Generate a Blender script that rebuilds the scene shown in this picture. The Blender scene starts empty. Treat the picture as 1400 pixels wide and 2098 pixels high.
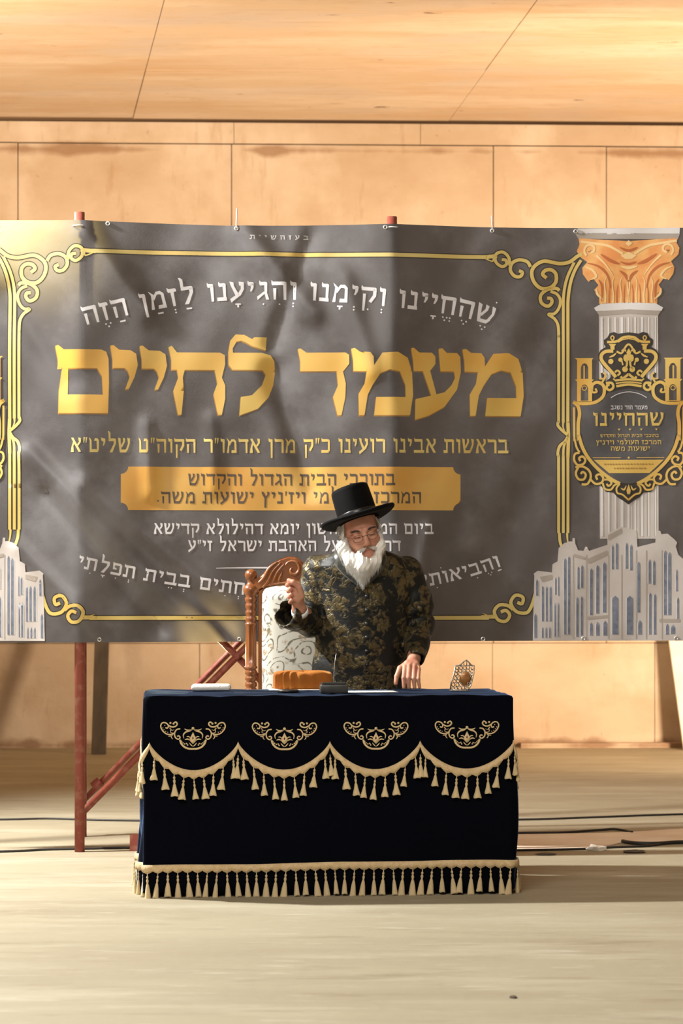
import bpy, bmesh, math, random
import numpy as np
from mathutils import Vector, Matrix, Euler
from mathutils.geometry import tessellate_polygon
random.seed(7)
S = bpy.context.scene
C = S.collection
PI = math.pi

# ------------------------------------------------------------------ camera
K, H, CX, Y0 = 4815.0, 1.17, 700.0, 1209.0      # focal length in px, camera height, principal column, horizon row
cam_d = bpy.data.cameras.new('camera')
cam = bpy.data.objects.new('camera', cam_d)
C.objects.link(cam)
cam.location = (0, 0, H)
cam.rotation_euler = (PI / 2, 0, 0)
cam_d.sensor_fit = 'VERTICAL'
cam_d.sensor_height = 36.0
cam_d.sensor_width = 24.0
cam_d.lens = 36.0 * K / 2098.0
cam_d.shift_y = (Y0 - 1049.0) / 2098.0
cam_d.clip_end = 100
cam_d.dof.use_dof = True
cam_d.dof.focus_distance = 9.5
cam_d.dof.aperture_fstop = 5.0
S.camera = cam

def P(px, py, d):
    return Vector(((px - CX) * d / K, d, H + (Y0 - py) * d / K))
def FLOOR(px, py):
    return P(px, py, K * H / (py - Y0))

# ------------------------------------------------------------------ world, lights, exposure
S.view_settings.view_transform = 'Standard'
S.view_settings.look = 'None'
S.view_settings.gamma = 1.0
S.view_settings.use_curve_mapping = False
S.view_settings.exposure = 0.0
w = bpy.data.worlds.new('world'); S.world = w
w.use_nodes = True
w.node_tree.nodes['Background'].inputs[0].default_value = (1.0, 0.93, 0.84, 1)
w.node_tree.nodes['Background'].inputs[1].default_value = 0.19

def lamp(name, typ, loc, target, energy, col, size=0.3, **kw):
    d = bpy.data.lights.new(name, typ)
    d.energy = energy; d.color = col
    if typ == 'AREA':
        d.shape = 'RECTANGLE'; d.size = size; d.size_y = kw.get('size_y', size)
    else:
        d.shadow_soft_size = size
    if typ == 'SPOT':
        d.spot_size = kw.get('cone', 2.0); d.spot_blend = 0.6
    o = bpy.data.objects.new(name, d); C.objects.link(o)
    o.location = loc
    o.rotation_euler = (Vector(target) - Vector(loc)).to_track_quat('-Z', 'Y').to_euler()
    return o
# white flood high on the left, a little behind the table's front edge
lamp('key_flood', 'SPOT', (-3.6, 9.95, 4.1), (0.2, 9.2, 0.7), 2700, (1.0, 0.98, 0.93), 0.10, cone=1.95)
# warm floods standing behind the banner, washing back wall and ceiling
lamp('warm_flood_right', 'SPOT', (3.4, 13.2, 1.2), (1.7, 17.5, 3.2), 1450, (1.0, 0.735, 0.49), 0.25, cone=2.05)
lamp('warm_flood_left', 'SPOT', (-3.4, 12.6, 2.7), (-0.8, 16.6, 4.5), 820, (1.0, 0.735, 0.49), 0.25, cone=1.7)
# broad overhead fill added on the camera's side, standing in for unseen hall light
lamp('hall_fill_light', 'AREA', (-1.5, 3.5, 4.4), (-0.8, 7.5, 0), 280, (1.0, 0.95, 0.87), 3.0, size_y=1.0)
# small yellow work lamp hung right behind the banner's upper left corner; it glows through the vinyl
lamp('work_lamp_behind_banner', 'SPOT', P(45, 425, 10.80), P(55, 470, 10.4), 210, (1.0, 0.78, 0.30), 0.05, cone=1.45)
lamp('work_lamp_low', 'SPOT', P(440, 1335, 10.75), P(430, 1285, 10.4), 30, (1.0, 0.72, 0.32), 0.03, cone=1.3)

# ------------------------------------------------------------------ helpers
def link(name, mesh, mat=None, parent=None):
    o = bpy.data.objects.new(name, mesh); C.objects.link(o)
    if mat is not None and len(mesh.materials) == 0: mesh.materials.append(mat)
    if parent is not None: o.parent = parent
    return o
def tag(o, label, cat=None, group=None, kind=None):
    o['label'] = label
    if cat: o['category'] = cat
    if group: o['group'] = group
    if kind: o['kind'] = kind
    return o
def empty(name, loc=(0, 0, 0), rz=0.0):
    o = bpy.data.objects.new(name, None); C.objects.link(o)
    o.empty_display_size = 0.1
    o.location = loc; o.rotation_euler = (0, 0, rz)
    return o
def me_from(verts, faces, smooth=False, name='mesh'):
    m = bpy.data.meshes.new(name)
    m.from_pydata([tuple(v) for v in verts], [], faces)
    if smooth: m.polygons.foreach_set('use_smooth', [True] * len(m.polygons))
    m.update()
    return m
def bm_me(bm, smooth=False):
    bmesh.ops.recalc_face_normals(bm, faces=bm.faces)
    m = bpy.data.meshes.new('mesh'); bm.to_mesh(m); bm.free()
    if smooth: m.polygons.foreach_set('use_smooth', [True] * len(m.polygons))
    return m
def bm_box(bm, x0, x1, y0, y1, z0, z1, bev=0.0):
    r = bmesh.ops.create_cube(bm, size=1)
    vs = r['verts']
    for v in vs:
        v.co = Vector((x0 + (v.co.x + .5) * (x1 - x0), y0 + (v.co.y + .5) * (y1 - y0), z0 + (v.co.z + .5) * (z1 - z0)))
    if bev:
        es = list({e for v in vs for e in v.link_edges})
        bmesh.ops.bevel(bm, geom=es, offset=bev, segments=2, affect='EDGES', profile=0.5)
def box_me(x0, x1, y0, y1, z0, z1, bev=0.0):
    bm = bmesh.new(); bm_box(bm, x0, x1, y0, y1, z0, z1, bev); return bm_me(bm)
def lathe(prof, seg=24, flutes=0, fl_amp=0.0, fl_rng=None):
    """prof: (r, z) pairs bottom to top"""
    V, F = [], []
    n = len(prof)
    for r, z in prof:
        for k in range(seg):
            a = 2 * PI * k / seg
            rr = r
            if flutes and fl_rng and fl_rng[0] <= z <= fl_rng[1]:
                rr = r - fl_amp * (0.5 + 0.5 * math.cos(a * flutes))
            V.append((rr * math.cos(a), rr * math.sin(a), z))
    for i in range(n - 1):
        for k in range(seg):
            a, b = i * seg + k, i * seg + (k + 1) % seg
            F.append((a, b, b + seg, a + seg))
    F.append(tuple(range(seg - 1, -1, -1)))
    F.append(tuple((n - 1) * seg + k for k in range(seg)))
    return V, F
def tube(pts, r, seg=8, cap=True):
    """tube along a polyline; r number or list"""
    pts = [Vector(p) for p in pts]
    n = len(pts)
    rs = r if isinstance(r, (list, tuple)) else [r] * n
    V, F = [], []
    t0 = (pts[1] - pts[0]).normalized()
    up = Vector((0, 0, 1)) if abs(t0.z) < 0.9 else Vector((0, 1, 0))
    nrm = t0.cross(up).normalized()
    for i in range(n):
        t = (pts[min(i + 1, n - 1)] - pts[max(i - 1, 0)]).normalized()
        nrm = (nrm - t * nrm.dot(t))
        if nrm.length < 1e-6: nrm = t.orthogonal()
        nrm.normalize()
        b = t.cross(nrm)
        for k in range(seg):
            a = 2 * PI * k / seg
            V.append(pts[i] + (nrm * math.cos(a) + b * math.sin(a)) * rs[i])
    for i in range(n - 1):
        for k in range(seg):
            a, b2 = i * seg + k, i * seg + (k + 1) % seg
            F.append((a, b2, b2 + seg, a + seg))
    if cap:
        F.append(tuple(range(seg - 1, -1, -1)))
        F.append(tuple((n - 1) * seg + k for k in range(seg)))
    return V, F
def merge(parts):
    V, F = [], []
    for v, f in parts:
        o = len(V); V += list(v); F += [tuple(i + o for i in q) for q in f]
    return V, F
def crom(pts, n=6, closed=False):
    out = []
    m = len(pts)
    rng = range(m if closed else m - 1)
    for i in rng:
        if closed:
            p0, p1, p2, p3 = [pts[(i + k) % m] for k in (-1, 0, 1, 2)]
        else:
            p0, p1, p2, p3 = pts[max(i - 1, 0)], pts[i], pts[i + 1], pts[min(i + 2, m - 1)]
        for k in range(n):
            t = k / n
            out.append(tuple(0.5 * ((2 * b) + (-a + c) * t + (2 * a - 5 * b + 4 * c - d) * t * t + (-a + 3 * b - 3 * c + d) * t ** 3)
                             for a, b, c, d in zip(p0, p1, p2, p3)))
    if not closed: out.append(tuple(pts[-1]))
    return out

# ------------------------------------------------------------------ materials
def mat(name, col, rough=0.6, metal=0.0, spec=0.5, col2=None, nscale=8.0, ndetail=4.0, bump=0.0, bscale=60.0, stretch=(1, 1, 1),
        ramp=(0.35, 0.65), sheen=0.0, sheen_col=(1, 1, 1), sheen_rough=0.4, trans=0.0, coat=0.0, sss=0.0):
    m = bpy.data.materials.new(name); m.use_nodes = True
    nt = m.node_tree; N, L = nt.nodes, nt.links
    b = N['Principled BSDF']
    b.inputs['Base Color'].default_value = (*col, 1)
    b.inputs['Roughness'].default_value = rough
    b.inputs['Metallic'].default_value = metal
    b.inputs['Specular IOR Level'].default_value = spec
    if sheen:
        b.inputs['Sheen Weight'].default_value = sheen
        b.inputs['Sheen Tint'].default_value = (*sheen_col, 1)
        b.inputs['Sheen Roughness'].default_value = sheen_rough
    if coat: b.inputs['Coat Weight'].default_value = coat
    if trans: b.inputs['Transmission Weight'].default_value = trans
    if sss:
        b.inputs['Subsurface Weight'].default_value = sss
        b.inputs['Subsurface Radius'].default_value = (0.02, 0.008, 0.004)
        b.inputs['Subsurface Scale'].default_value = 0.3
    tc = N.new('ShaderNodeTexCoord'); mp = N.new('ShaderNodeMapping')
    mp.inputs['Scale'].default_value = stretch
    L.new(tc.outputs['Object'], mp.inputs['Vector'])
    m['_'] = 0
    if col2 is not None:
        n = N.new('ShaderNodeTexNoise'); n.inputs['Scale'].default_value = nscale; n.inputs['Detail'].default_value = ndetail
        L.new(mp.outputs[0], n.inputs['Vector'])
        r = N.new('ShaderNodeMapRange'); r.inputs[1].default_value = ramp[0]; r.inputs[2].default_value = ramp[1]
        L.new(n.outputs[0], r.inputs[0])
        x = N.new('ShaderNodeMix'); x.data_type = 'RGBA'
        x.inputs[6].default_value = (*col, 1); x.inputs[7].default_value = (*col2, 1)
        L.new(r.outputs[0], x.inputs[0]); L.new(x.outputs[2], b.inputs['Base Color'])
    if bump:
        n2 = N.new('ShaderNodeTexNoise'); n2.inputs['Scale'].default_value = bscale; n2.inputs['Detail'].default_value = 5
        L.new(mp.outputs[0], n2.inputs['Vector'])
        bp = N.new('ShaderNodeBump'); bp.inputs['Strength'].default_value = bump; bp.inputs['Distance'].default_value = 0.01
        L.new(n2.outputs[0], bp.inputs['Height']); L.new(bp.outputs[0], b.inputs['Normal'])
    del m['_']
    return m

def layered(name, base, layers, rough=0.8, bump=0.2, bscale=40, spec=0.3):
    """base colour plus noise layers: (colour, scale, (sx,sy,sz), lo, hi, amount, offset)"""
    m = bpy.data.materials.new(name); m.use_nodes = True
    nt = m.node_tree; N, L = nt.nodes, nt.links
    b = N['Principled BSDF']; b.inputs['Roughness'].default_value = rough; b.inputs['Specular IOR Level'].default_value = spec
    tc = N.new('ShaderNodeTexCoord')
    prev = None
    for col, sc, st, lo, hi, amt, off in layers:
        mp = N.new('ShaderNodeMapping'); mp.inputs['Scale'].default_value = st; mp.inputs['Location'].default_value = (off, off * 1.7, off * .3)
        L.new(tc.outputs['Object'], mp.inputs[0])
        n = N.new('ShaderNodeTexNoise'); n.inputs['Scale'].default_value = sc; n.inputs['Detail'].default_value = 6; n.inputs['Roughness'].default_value = .6
        L.new(mp.outputs[0], n.inputs['Vector'])
        r = N.new('ShaderNodeMapRange'); r.inputs[1].default_value = lo; r.inputs[2].default_value = hi; r.inputs[4].default_value = amt
        L.new(n.outputs[0], r.inputs[0])
        x = N.new('ShaderNodeMix'); x.data_type = 'RGBA'
        if prev is None: x.inputs[6].default_value = (*base, 1)
        else: L.new(prev, x.inputs[6])
        x.inputs[7].default_value = (*col, 1)
        L.new(r.outputs[0], x.inputs[0]); prev = x.outputs[2]
    L.new(prev, b.inputs['Base Color'])
    n2 = N.new('ShaderNodeTexNoise'); n2.inputs['Scale'].default_value = bscale; n2.inputs['Detail'].default_value = 6
    L.new(tc.outputs['Object'], n2.inputs['Vector'])
    bp = N.new('ShaderNodeBump'); bp.inputs['Strength'].default_value = bump; bp.inputs['Distance'].default_value = 0.01
    L.new(n2.outputs[0], bp.inputs['Height']); L.new(bp.outputs[0], b.inputs['Normal'])
    return m

M = {}
M['floor'] = layered('floor_concrete', (0.325, 0.288, 0.200), [
    ((0.255, 0.215, 0.145), 1.0, (0.5, 1.5, 1), .44, .70, .8, 3),
    ((0.43, 0.395, 0.30), 2.2, (0.35, 1.6, 1), .50, .72, .75, 9),
    ((0.20, 0.16, 0.10), 4.5, (0.5, 2.2, 1), .56, .74, .6, 21),
    ((0.47, 0.44, 0.35), 11.0, (0.4, 1.6, 1), .58, .74, .5, 55),
    ((0.14, 0.10, 0.06), 26.0, (1, 1, 1), .70, .76, .6, 5)], rough=.75, bump=.25, bscale=18, spec=.35)
M['wall'] = layered('wall_concrete', (0.57, 0.46, 0.345), [
    ((0.45, 0.32, 0.205), 1.1, (1, 1, 1.6), .42, .68, .75, 2),
    ((0.70, 0.60, 0.49), 2.2, (1.0, 1, .8), .50, .72, .7, 8),
    ((0.36, 0.23, 0.13), 6.0, (1.6, 1, .30), .60, .78, .6, 14),
    ((0.30, 0.18, 0.10), 14.0, (1, 1, 1), .66, .76, .55, 33)], rough=.85, bump=.3, bscale=16)
M['ceil'] = layered('ceiling_shuttering', (0.60, 0.47, 0.34), [
    ((0.53, 0.35, 0.19), 0.9, (0.5, 2.2, 1), .46, .70, .7, 4),
    ((0.70, 0.60, 0.49), 1.3, (0.5, 2.2, 1), .48, .70, .75, 11),
    ((0.52, 0.46, 0.42), 1.1, (0.6, 1.4, 1), .52, .72, .7, 43),
    ((0.44, 0.27, 0.14), 4.5, (0.16, 6.0, 1), .58, .74, .6, 17),
    ((0.50, 0.38, 0.26), 9.0, (0.7, 1.6, 1), .56, .70, .55, 61),
    ((0.13, 0.07, 0.04), 3.6, (0.8, 2.2, 1), .69, .74, .9, 31)], rough=.8, bump=.25, bscale=12)
def wall_stains(m):                                    # brown water marks along the shuttering joint under the lintel, and dirt at the foot
    nt = m.node_tree; N, L = nt.nodes, nt.links; b = N['Principled BSDF']
    src = b.inputs['Base Color'].links[0].from_socket
    tc = N.new('ShaderNodeTexCoord'); sp = N.new('ShaderNodeSeparateXYZ'); L.new(tc.outputs['Object'], sp.inputs[0])
    for z0, wd, sc, col in ((4.44, .085, 2.2, (0.27, 0.15, 0.075)), (0.02, .10, 3.0, (0.24, 0.13, 0.07))):
        n = N.new('ShaderNodeTexNoise'); n.inputs['Scale'].default_value = sc; n.inputs['Detail'].default_value = 6; L.new(tc.outputs['Object'], n.inputs['Vector'])
        a = N.new('ShaderNodeMath'); a.operation = 'SUBTRACT'; L.new(sp.outputs[2], a.inputs[0]); a.inputs[1].default_value = z0
        c = N.new('ShaderNodeMath'); c.operation = 'ABSOLUTE'; L.new(a.outputs[0], c.inputs[0])
        r = N.new('ShaderNodeMapRange'); r.inputs[1].default_value = 0; r.inputs[2].default_value = wd; r.inputs[3].default_value = .22; r.inputs[4].default_value = -.15; L.new(c.outputs[0], r.inputs[0])
        d = N.new('ShaderNodeMath'); d.operation = 'ADD'; L.new(r.outputs[0], d.inputs[0]); L.new(n.outputs[0], d.inputs[1])
        q = N.new('ShaderNodeMapRange'); q.inputs[1].default_value = .60; q.inputs[2].default_value = .78; q.inputs[4].default_value = .75; L.new(d.outputs[0], q.inputs[0])
        x = N.new('ShaderNodeMix'); x.data_type = 'RGBA'; L.new(q.outputs[0], x.inputs[0]); L.new(src, x.inputs[6]); x.inputs[7].default_value = (*col, 1); src = x.outputs[2]
    L.new(src, b.inputs['Base Color'])
wall_stains(M['wall'])
M['joint'] = mat('dark_joint', (0.22, 0.14, 0.08), .9)
M['redsteel'] = mat('red_lead_paint', (0.26, 0.055, 0.035), .55, col2=(0.36, 0.15, 0.10), nscale=25, ramp=(.5, .75), bump=.1)
M['darkplank'] = mat('dark_plank', (0.07, 0.055, 0.042), .8, col2=(0.12, 0.095, 0.07), nscale=12, stretch=(1, 1, .2))
M['paleboard'] = mat('pale_board', (0.80, 0.76, 0.68), .6, col2=(0.70, 0.64, 0.55), nscale=6)
M['sheet'] = mat('pale_sheet', (0.84, 0.75, 0.65), .7, col2=(0.74, 0.61, 0.51), nscale=5, ramp=(.4, .7))
M['cable'] = mat('black_cable', (0.025, 0.022, 0.02), .5)

# ------------------------------------------------------------------ the hall
HC = 4.67                                         # ceiling height
def yaw_y(x): return 17.5 + 0.035 * x             # the back wall is not quite square to the camera
bm = bmesh.new()
bm_box(bm, -9, 9, -2, 19, -0.12, 0)
floor = tag(link('floor', bm_me(bm), M['floor']), 'beige dusty concrete floor of the hall', 'floor', kind='structure')

wall = link('wall_back', me_from(*merge([([(-9, yaw_y(-9) + .03, 0), (9, yaw_y(9) + .03, 0), (9, yaw_y(9) + .03, HC + .2), (-9, yaw_y(-9) + .03, HC + .2),
        (-9, yaw_y(-9) + .4, 0), (9, yaw_y(9) + .4, 0), (9, yaw_y(9) + .4, HC + .2), (-9, yaw_y(-9) + .4, HC + .2)],
        [(0, 1, 2, 3), (5, 4, 7, 6), (0, 4, 5, 1), (3, 2, 6, 7), (0, 3, 7, 4), (1, 5, 6, 2)])])), M['joint'])
tag(wall, 'warm lit concrete back wall cast in large shuttered panels', 'wall', kind='structure')
def wall_panel(px0, px1, py0, py1, name='concrete_panel', proud=0.0, gap=2.0):
    d = 17.5
    x0, x1 = (px0 + gap / 2 - CX) * d / K, (px1 - gap / 2 - CX) * d / K
    z1, z0 = H + (Y0 - py0 - gap / 2) * d / K, max(0.0, H + (Y0 - py1 + gap / 2) * d / K)
    V = []
    for dy in (-proud, .05):
        for x, z in ((x0, z0), (x1, z0), (x1, z1), (x0, z1)): V.append((x, yaw_y(x) + dy, z))
    me = me_from(V, [(0, 1, 2, 3), (5, 4, 7, 6), (0, 4, 5, 1), (3, 2, 6, 7), (0, 3, 7, 4), (1, 5, 6, 2)])
    return link(name, me, M['wall'], wall)
seams = [-1500, -900, -460, 40, 475, 1012, 1245, 1780, 2300, 3000]
for i, (a, b) in enumerate(zip(seams[:-1], seams[1:])):
    wall_panel(a, b, 297, 1318, proud=.004 * (i % 3))
low = [-1500, -760, -220, 410, 1010, 1345, 1900, 3000]
for i, (a, b) in enumerate(zip(low[:-1], low[1:])):
    wall_panel(a, b, 1318, 1535, proud=.006 if i % 2 else 0.0, gap=1.2)
for a, b in ((-1500, -300), (-300, 480), (480, 862), (862, 1500), (1500, 3000)):
    wall_panel(a, b, 253, 296, 'lintel_band', proud=.012, gap=1.0)
# low kerb along the foot of the wall on the right
kz = 0.035
x0, x1 = (1068 - CX) * 17.4 / K, 6.0
kerb = link('trim_1', me_from([(x0, yaw_y(x0) - .16, 0), (x1, yaw_y(x1) - .16, 0), (x1, yaw_y(x1) - .16, kz), (x0, yaw_y(x0) - .16, kz),
                               (x0, yaw_y(x0) - .02, 0), (x1, yaw_y(x1) - .02, 0), (x1, yaw_y(x1) - .02, kz), (x0, yaw_y(x0) - .02, kz)],
       [(0, 1, 2, 3), (5, 4, 7, 6), (3, 2, 6, 7), (0, 3, 7, 4), (1, 5, 6, 2), (0, 4, 5, 1)]), M['wall'])
tag(kerb, 'low pale concrete kerb along the foot of the back wall', 'kerb', kind='structure')

ceil = link('ceiling', box_me(-9, 9, 1, 18.5, HC + .012, HC + .3), M['joint'])
tag(ceil, 'low ceiling of wide shuttering boards lit orange from below', 'ceiling', kind='structure')
def ceil_panel(c, proud=0.0):
    V = [(x, y, HC - proud) for x, y in c] + [(x, y, HC + .02) for x, y in c]
    return link('ceiling_panel', me_from(V, [(3, 2, 1, 0), (4, 5, 6, 7), (0, 1, 5, 4), (1, 2, 6, 5), (2, 3, 7, 6), (3, 0, 4, 7)]), M['ceil'], ceil)
def CP(px, py):                                  # photo point on the ceiling plane
    d = (HC - H) * K / (Y0 - py)
    return ((px - CX) * d / K, d)
# skewed seams run along the depth; x of a seam as a function of y
sA, sA2 = CP(275, 232), CP(310, 100)
sB, sB2 = CP(925, 240), CP(1100, 0)
def seam(p, q):
    return lambda y: p[0] + (q[0] - p[0]) * (y - p[1]) / (q[1] - p[1])
fa, fb = seam(sA, sA2), seam(sB, sB2)
g = 0.0025
YW = 99
cols = [(lambda y: -9, fa, [1.5, 6, 10.6, 14.98, YW]), (fa, fb, [1.5, 8.2, 14.45, 15.8, YW]), (fb, lambda y: 9, [1.5, 5, 9.2, 14.55, YW])]
k = 0
for fl, fr, ys in cols:
    for y0_, y1_ in zip(ys[:-1], ys[1:]):
        if y1_ == YW:
            yr_, yl_ = yaw_y(fr(17.4)) - .03, yaw_y(fl(17.4)) - .03
        else: yr_ = yl_ = y1_ - g
        c = [(fl(y0_) + g, y0_ + g), (fr(y0_) - g, y0_ + g), (fr(yr_) - g, yr_), (fl(yl_) + g, yl_)]
        ceil_panel(c, proud=(0.0, .006, .003)[k % 3]); k += 1
# side walls of the hall, well outside the frame
for nm, x in (('wall_left', -8.6), ('wall_right', 8.6)):
    o = link(nm, box_me(x - .1, x + .1, 1, 17.1, 0, HC), M['wall'])
    tag(o, 'plain concrete side wall, %s of the frame' % ('left' if x < 0 else 'right'), 'wall', kind='structure')

# leaning planks by the back wall
def slab(name, corners, thick, m, label, cat):
    """corners: four points front face; thickness away from the camera"""
    V = [Vector(c) for c in corners] + [Vector(c) + Vector((0, thick, 0)) for c in corners]
    bm = bmesh.new()
    vs = [bm.verts.new(v) for v in V]
    for f in [(0, 1, 2, 3), (5, 4, 7, 6), (0, 4, 5, 1), (3, 2, 6, 7), (0, 3, 7, 4), (1, 5, 6, 2)]: bm.faces.new([vs[i] for i in f])
    bmesh.ops.recalc_face_normals(bm, faces=bm.faces)
    bmesh.ops.bevel(bm, geom=list(bm.edges), offset=.004, segments=1, affect='EDGES')
    return tag(link(name, bm_me(bm), m), label, cat)
b0, b1 = FLOOR(187, 1546), FLOOR(217, 1546)
slab('plank', [b0, b1, (b1.x, 17.36, 2.35), (b0.x, 17.36, 2.35)], .03, M['darkplank'], 'dark narrow plank leaning on the back wall behind the red post', 'plank')
b0 = FLOOR(1392, 1533); b0.y = 17.15; b0.z = 0
t0 = P(1352, 1150, 17.35)
slab('board', [b0, (b0.x + .75, 17.15, 0), (b0.x + .62, 17.42, t0.z), (t0.x, 17.42, t0.z)], .04, M['paleboard'], 'bright white board leaning on the back wall at the right edge', 'board')

# ------------------------------------------------------------------ floor clutter
def cable(name, pts, r, label, d_off=0):
    w_ = [FLOOR(*p) for p in pts]
    w_ = crom([tuple(p) for p in w_], 8)
    V, F = tube([(p[0], p[1], r) for p in w_], r, 6)
    return tag(link(name, me_from(V, F, True), M['cable']), label, 'cable')
cable('floor_cable', [(-300, 1684), (0, 1681), (100, 1679), (200, 1682), (330, 1684), (520, 1687), (800, 1684), (1070, 1681), (1200, 1677), (1400, 1670), (1700, 1664)], .0055, 'thin dark cable crossing the floor nearest the back wall')
cable('floor_cable', [(-300, 1752), (0, 1747), (90, 1743), (180, 1741), (285, 1739), (480, 1744), (800, 1748), (1070, 1744), (1180, 1742), (1262, 1738), (1330, 1735), (1410, 1727), (1700, 1715)], .0055, 'black cable on the floor running past the foot of the red post')
cable('floor_cable', [(1276, 1727), (1300, 1731), (1345, 1732), (1400, 1729), (1480, 1733), (1700, 1728)], .009, 'thick black cable end lying on the pale sheet by the right edge')
cable('floor_cable', [(900, 1712), (1070, 1709), (1150, 1708), (1225, 1703), (1262, 1701), (1296, 1707)], .006, 'wavy dark cable along the far edge of the pale floor sheet')
bm = bmesh.new()
top = [FLOOR(x, y) for x, y in ((1040, 1742), (1190, 1740), (1250, 1733), (1280, 1726), (1410, 1725), (1640, 1722), (1640, 1694), (1400, 1699), (1290, 1706), (1180, 1709), (1040, 1711))]
va = [bm.verts.new((p.x, p.y, .004)) for p in top]; vb = [bm.verts.new((p.x, p.y, .0)) for p in top]
bm.faces.new(va); bm.faces.new(vb[::-1])
for i in range(len(top)): bm.faces.new((va[i], vb[i], vb[(i + 1) % len(top)], va[(i + 1) % len(top)]))
tag(link('floor_sheet', bm_me(bm), M['sheet']), 'pale pinkish sheet lying flat on the floor right of the table', 'sheet')
rng = random.Random(3)
for k, (px, py, s, lb) in enumerate([(1222, 1742, .030, 'small crumpled pale scrap on the floor by the cable'), (1298, 1747, .026, 'dark flat chip on the floor right of the table'),
                                 (1120, 1752, .022, 'thin dark splinter on the floor close to the table'), (1053, 2045, .009, 'small dark pebble on the near floor'),
                                 (360, 1793, .012, 'tiny stone on the floor in front of the left post')][:4]):
    p = FLOOR(px, py)
    bm = bmesh.new(); bmesh.ops.create_icosphere(bm, subdivisions=2, radius=1)
    for v in bm.verts:
        f = 1 + .35 * rng.uniform(-1, 1)
        v.co = Vector((v.co.x * s * (2.0 if k in (1, 2) else 1.3) * f, v.co.y * s * f, max(-.0, v.co.z * s * (.25 if k in (1, 2) else .6) * f + s * .2)))
    o = link(('paper_scrap', 'wood_chip', 'wood_splinter', 'pebble')[k], bm_me(bm, False), M['paleboard'] if k == 0 else M['darkplank'])
    o.location = (p.x, p.y, 0)
    tag(o, lb, ('scrap', 'chip', 'splinter', 'pebble')[k])

# ------------------------------------------------------------------ banner surface
DB = 10.50
POST1, POST2 = (163 - CX) * DB / K, (804 - CX) * DB / K
BAY = POST2 - POST1
def ridge(x, z, x0, z0, x1, z1, wd, amp):
    dx, dz = x1 - x0, z1 - z0
    L2 = dx * dx + dz * dz
    t = ((x - x0) * dx + (z - z0) * dz) / L2
    tc = min(1, max(0, t))
    ex, ez = x - x0 - tc * dx, z - z0 - tc * dz
    return amp * math.exp(-(ex * ex + ez * ez) / (wd * wd))
def bp2(px, py): return ((px - CX) * DB / K, H + (Y0 - py) * DB / K)
RID = []
for a, b, wd, amp in [((60, 930), (420, 1300), .045, .014), ((100, 1010), (330, 1290), .03, -.008), ((40, 1120), (200, 1290), .03, .009), ((170, 990), (470, 1240), .035, .008),
                      ((560, 760), (640, 1000), .05, -.010), ((500, 470), (640, 640), .05, .010), ((640, 480), (560, 700), .04, -.008),
                      ((880, 1080), (840, 1300), .03, .006), ((300, 870), (310, 1010), .03, .006), ((430, 860), (440, 1000), .03, .005),
                      ((700, 560), (760, 760), .05, .008), ((180, 480), (300, 640), .05, .009), ((20, 600), (140, 780), .06, -.009)]:
    RID.append((*bp2(*a), *bp2(*b), wd, amp))
def Yb(x, z):
    t = ((x - POST1) / BAY) % 1.0
    sag = .055 * 4 * t * (1 - t)
    y = DB + 0.03 * x + sag
    for r in RID: y -= 1.7 * ridge(x, z, *r)
    y += .003 * math.sin(9 * x + 3 * z) * math.sin(5 * z - 2 * x) + .0015 * math.sin(23 * x - 11 * z)
    return y
BL, BR = -222, 1408
_lat = {}
def _node(i, j):
    if (i, j) not in _lat: _lat[(i, j)] = Yb(*bp2(BL + i * 10.0, j * 10.0))
    return _lat[(i, j)]
def bmap(px, py, lift=0.0):                        # bilinear on a fixed lattice, so print and sheet share one surface
    x, z = bp2(px, py)
    u_, v_ = (px - BL) / 10.0, py / 10.0
    i, j = math.floor(u_), math.floor(v_); a, b = u_ - i, v_ - j
    y = (_node(i, j) * (1 - a) + _node(i + 1, j) * a) * (1 - b) + (_node(i, j + 1) * (1 - a) + _node(i + 1, j + 1) * a) * b
    return (x, y - lift, z)
def top_py(px):
    pts = [(-300, 452), (0, 452), (165, 453), (480, 460), (800, 458), (1010, 461), (1180, 461), (1500, 463)]
    for (a, ya), (b, yb) in zip(pts[:-1], pts[1:]):
        if px <= b: return ya + (yb - ya) * (px - a) / (b - a)
    return pts[-1][1]
def bot_py(px): return 1317 - 4.0 * (px + 200) / 1600
GX = 10.0
M['vinyl'] = layered('banner_vinyl', (0.076, 0.070, 0.073), [
    ((0.17, 0.165, 0.175), 1.7, (1, 1, 1), .48, .70, .9, 6),
    ((0.042, 0.036, 0.037), 3.0, (1, 1, 1), .5, .7, .8, 13),
    ((0.145, 0.136, 0.14), 5.5, (1, 1, 1), .55, .8, .6, 25)], rough=.42, bump=.05, bscale=180, spec=.5)
nt = M['vinyl'].node_tree
_tr = nt.nodes.new('ShaderNodeBsdfTranslucent'); _tr.inputs[0].default_value = (0.75, 0.72, 0.66, 1)
_mx = nt.nodes.new('ShaderNodeMixShader'); _mx.inputs[0].default_value = .045
nt.links.new(nt.nodes['Principled BSDF'].outputs[0], _mx.inputs[1]); nt.links.new(_tr.outputs[0], _mx.inputs[2])
nt.links.new(_mx.outputs[0], nt.nodes['Material Output'].inputs[0])
banner = empty('banner', (0, DB, bp2(0, 1316)[1]))
tag(banner, 'wide dark grey printed vinyl banner with gold hebrew lettering and ornament', 'banner')
def to_banner(o):
    o.parent = banner
    o.matrix_parent_inverse = Matrix.Translation(banner.location).inverted()
nx = int((BR - BL) / GX)
rows = [None] + [k * GX for k in range(47, 132)] + [None]
nz = len(rows) - 1
V, F = [], []
for j in range(nz + 1):
    for i in range(nx + 1):
        px = BL + GX * i
        V.append(bmap(px, top_py(px) if j == 0 else (bot_py(px) if j == nz else rows[j])))
for j in range(nz):
    for i in range(nx):
        a = j * (nx + 1) + i
        F.append((a, a + nx + 1, a + nx + 2, a + 1))
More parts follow.
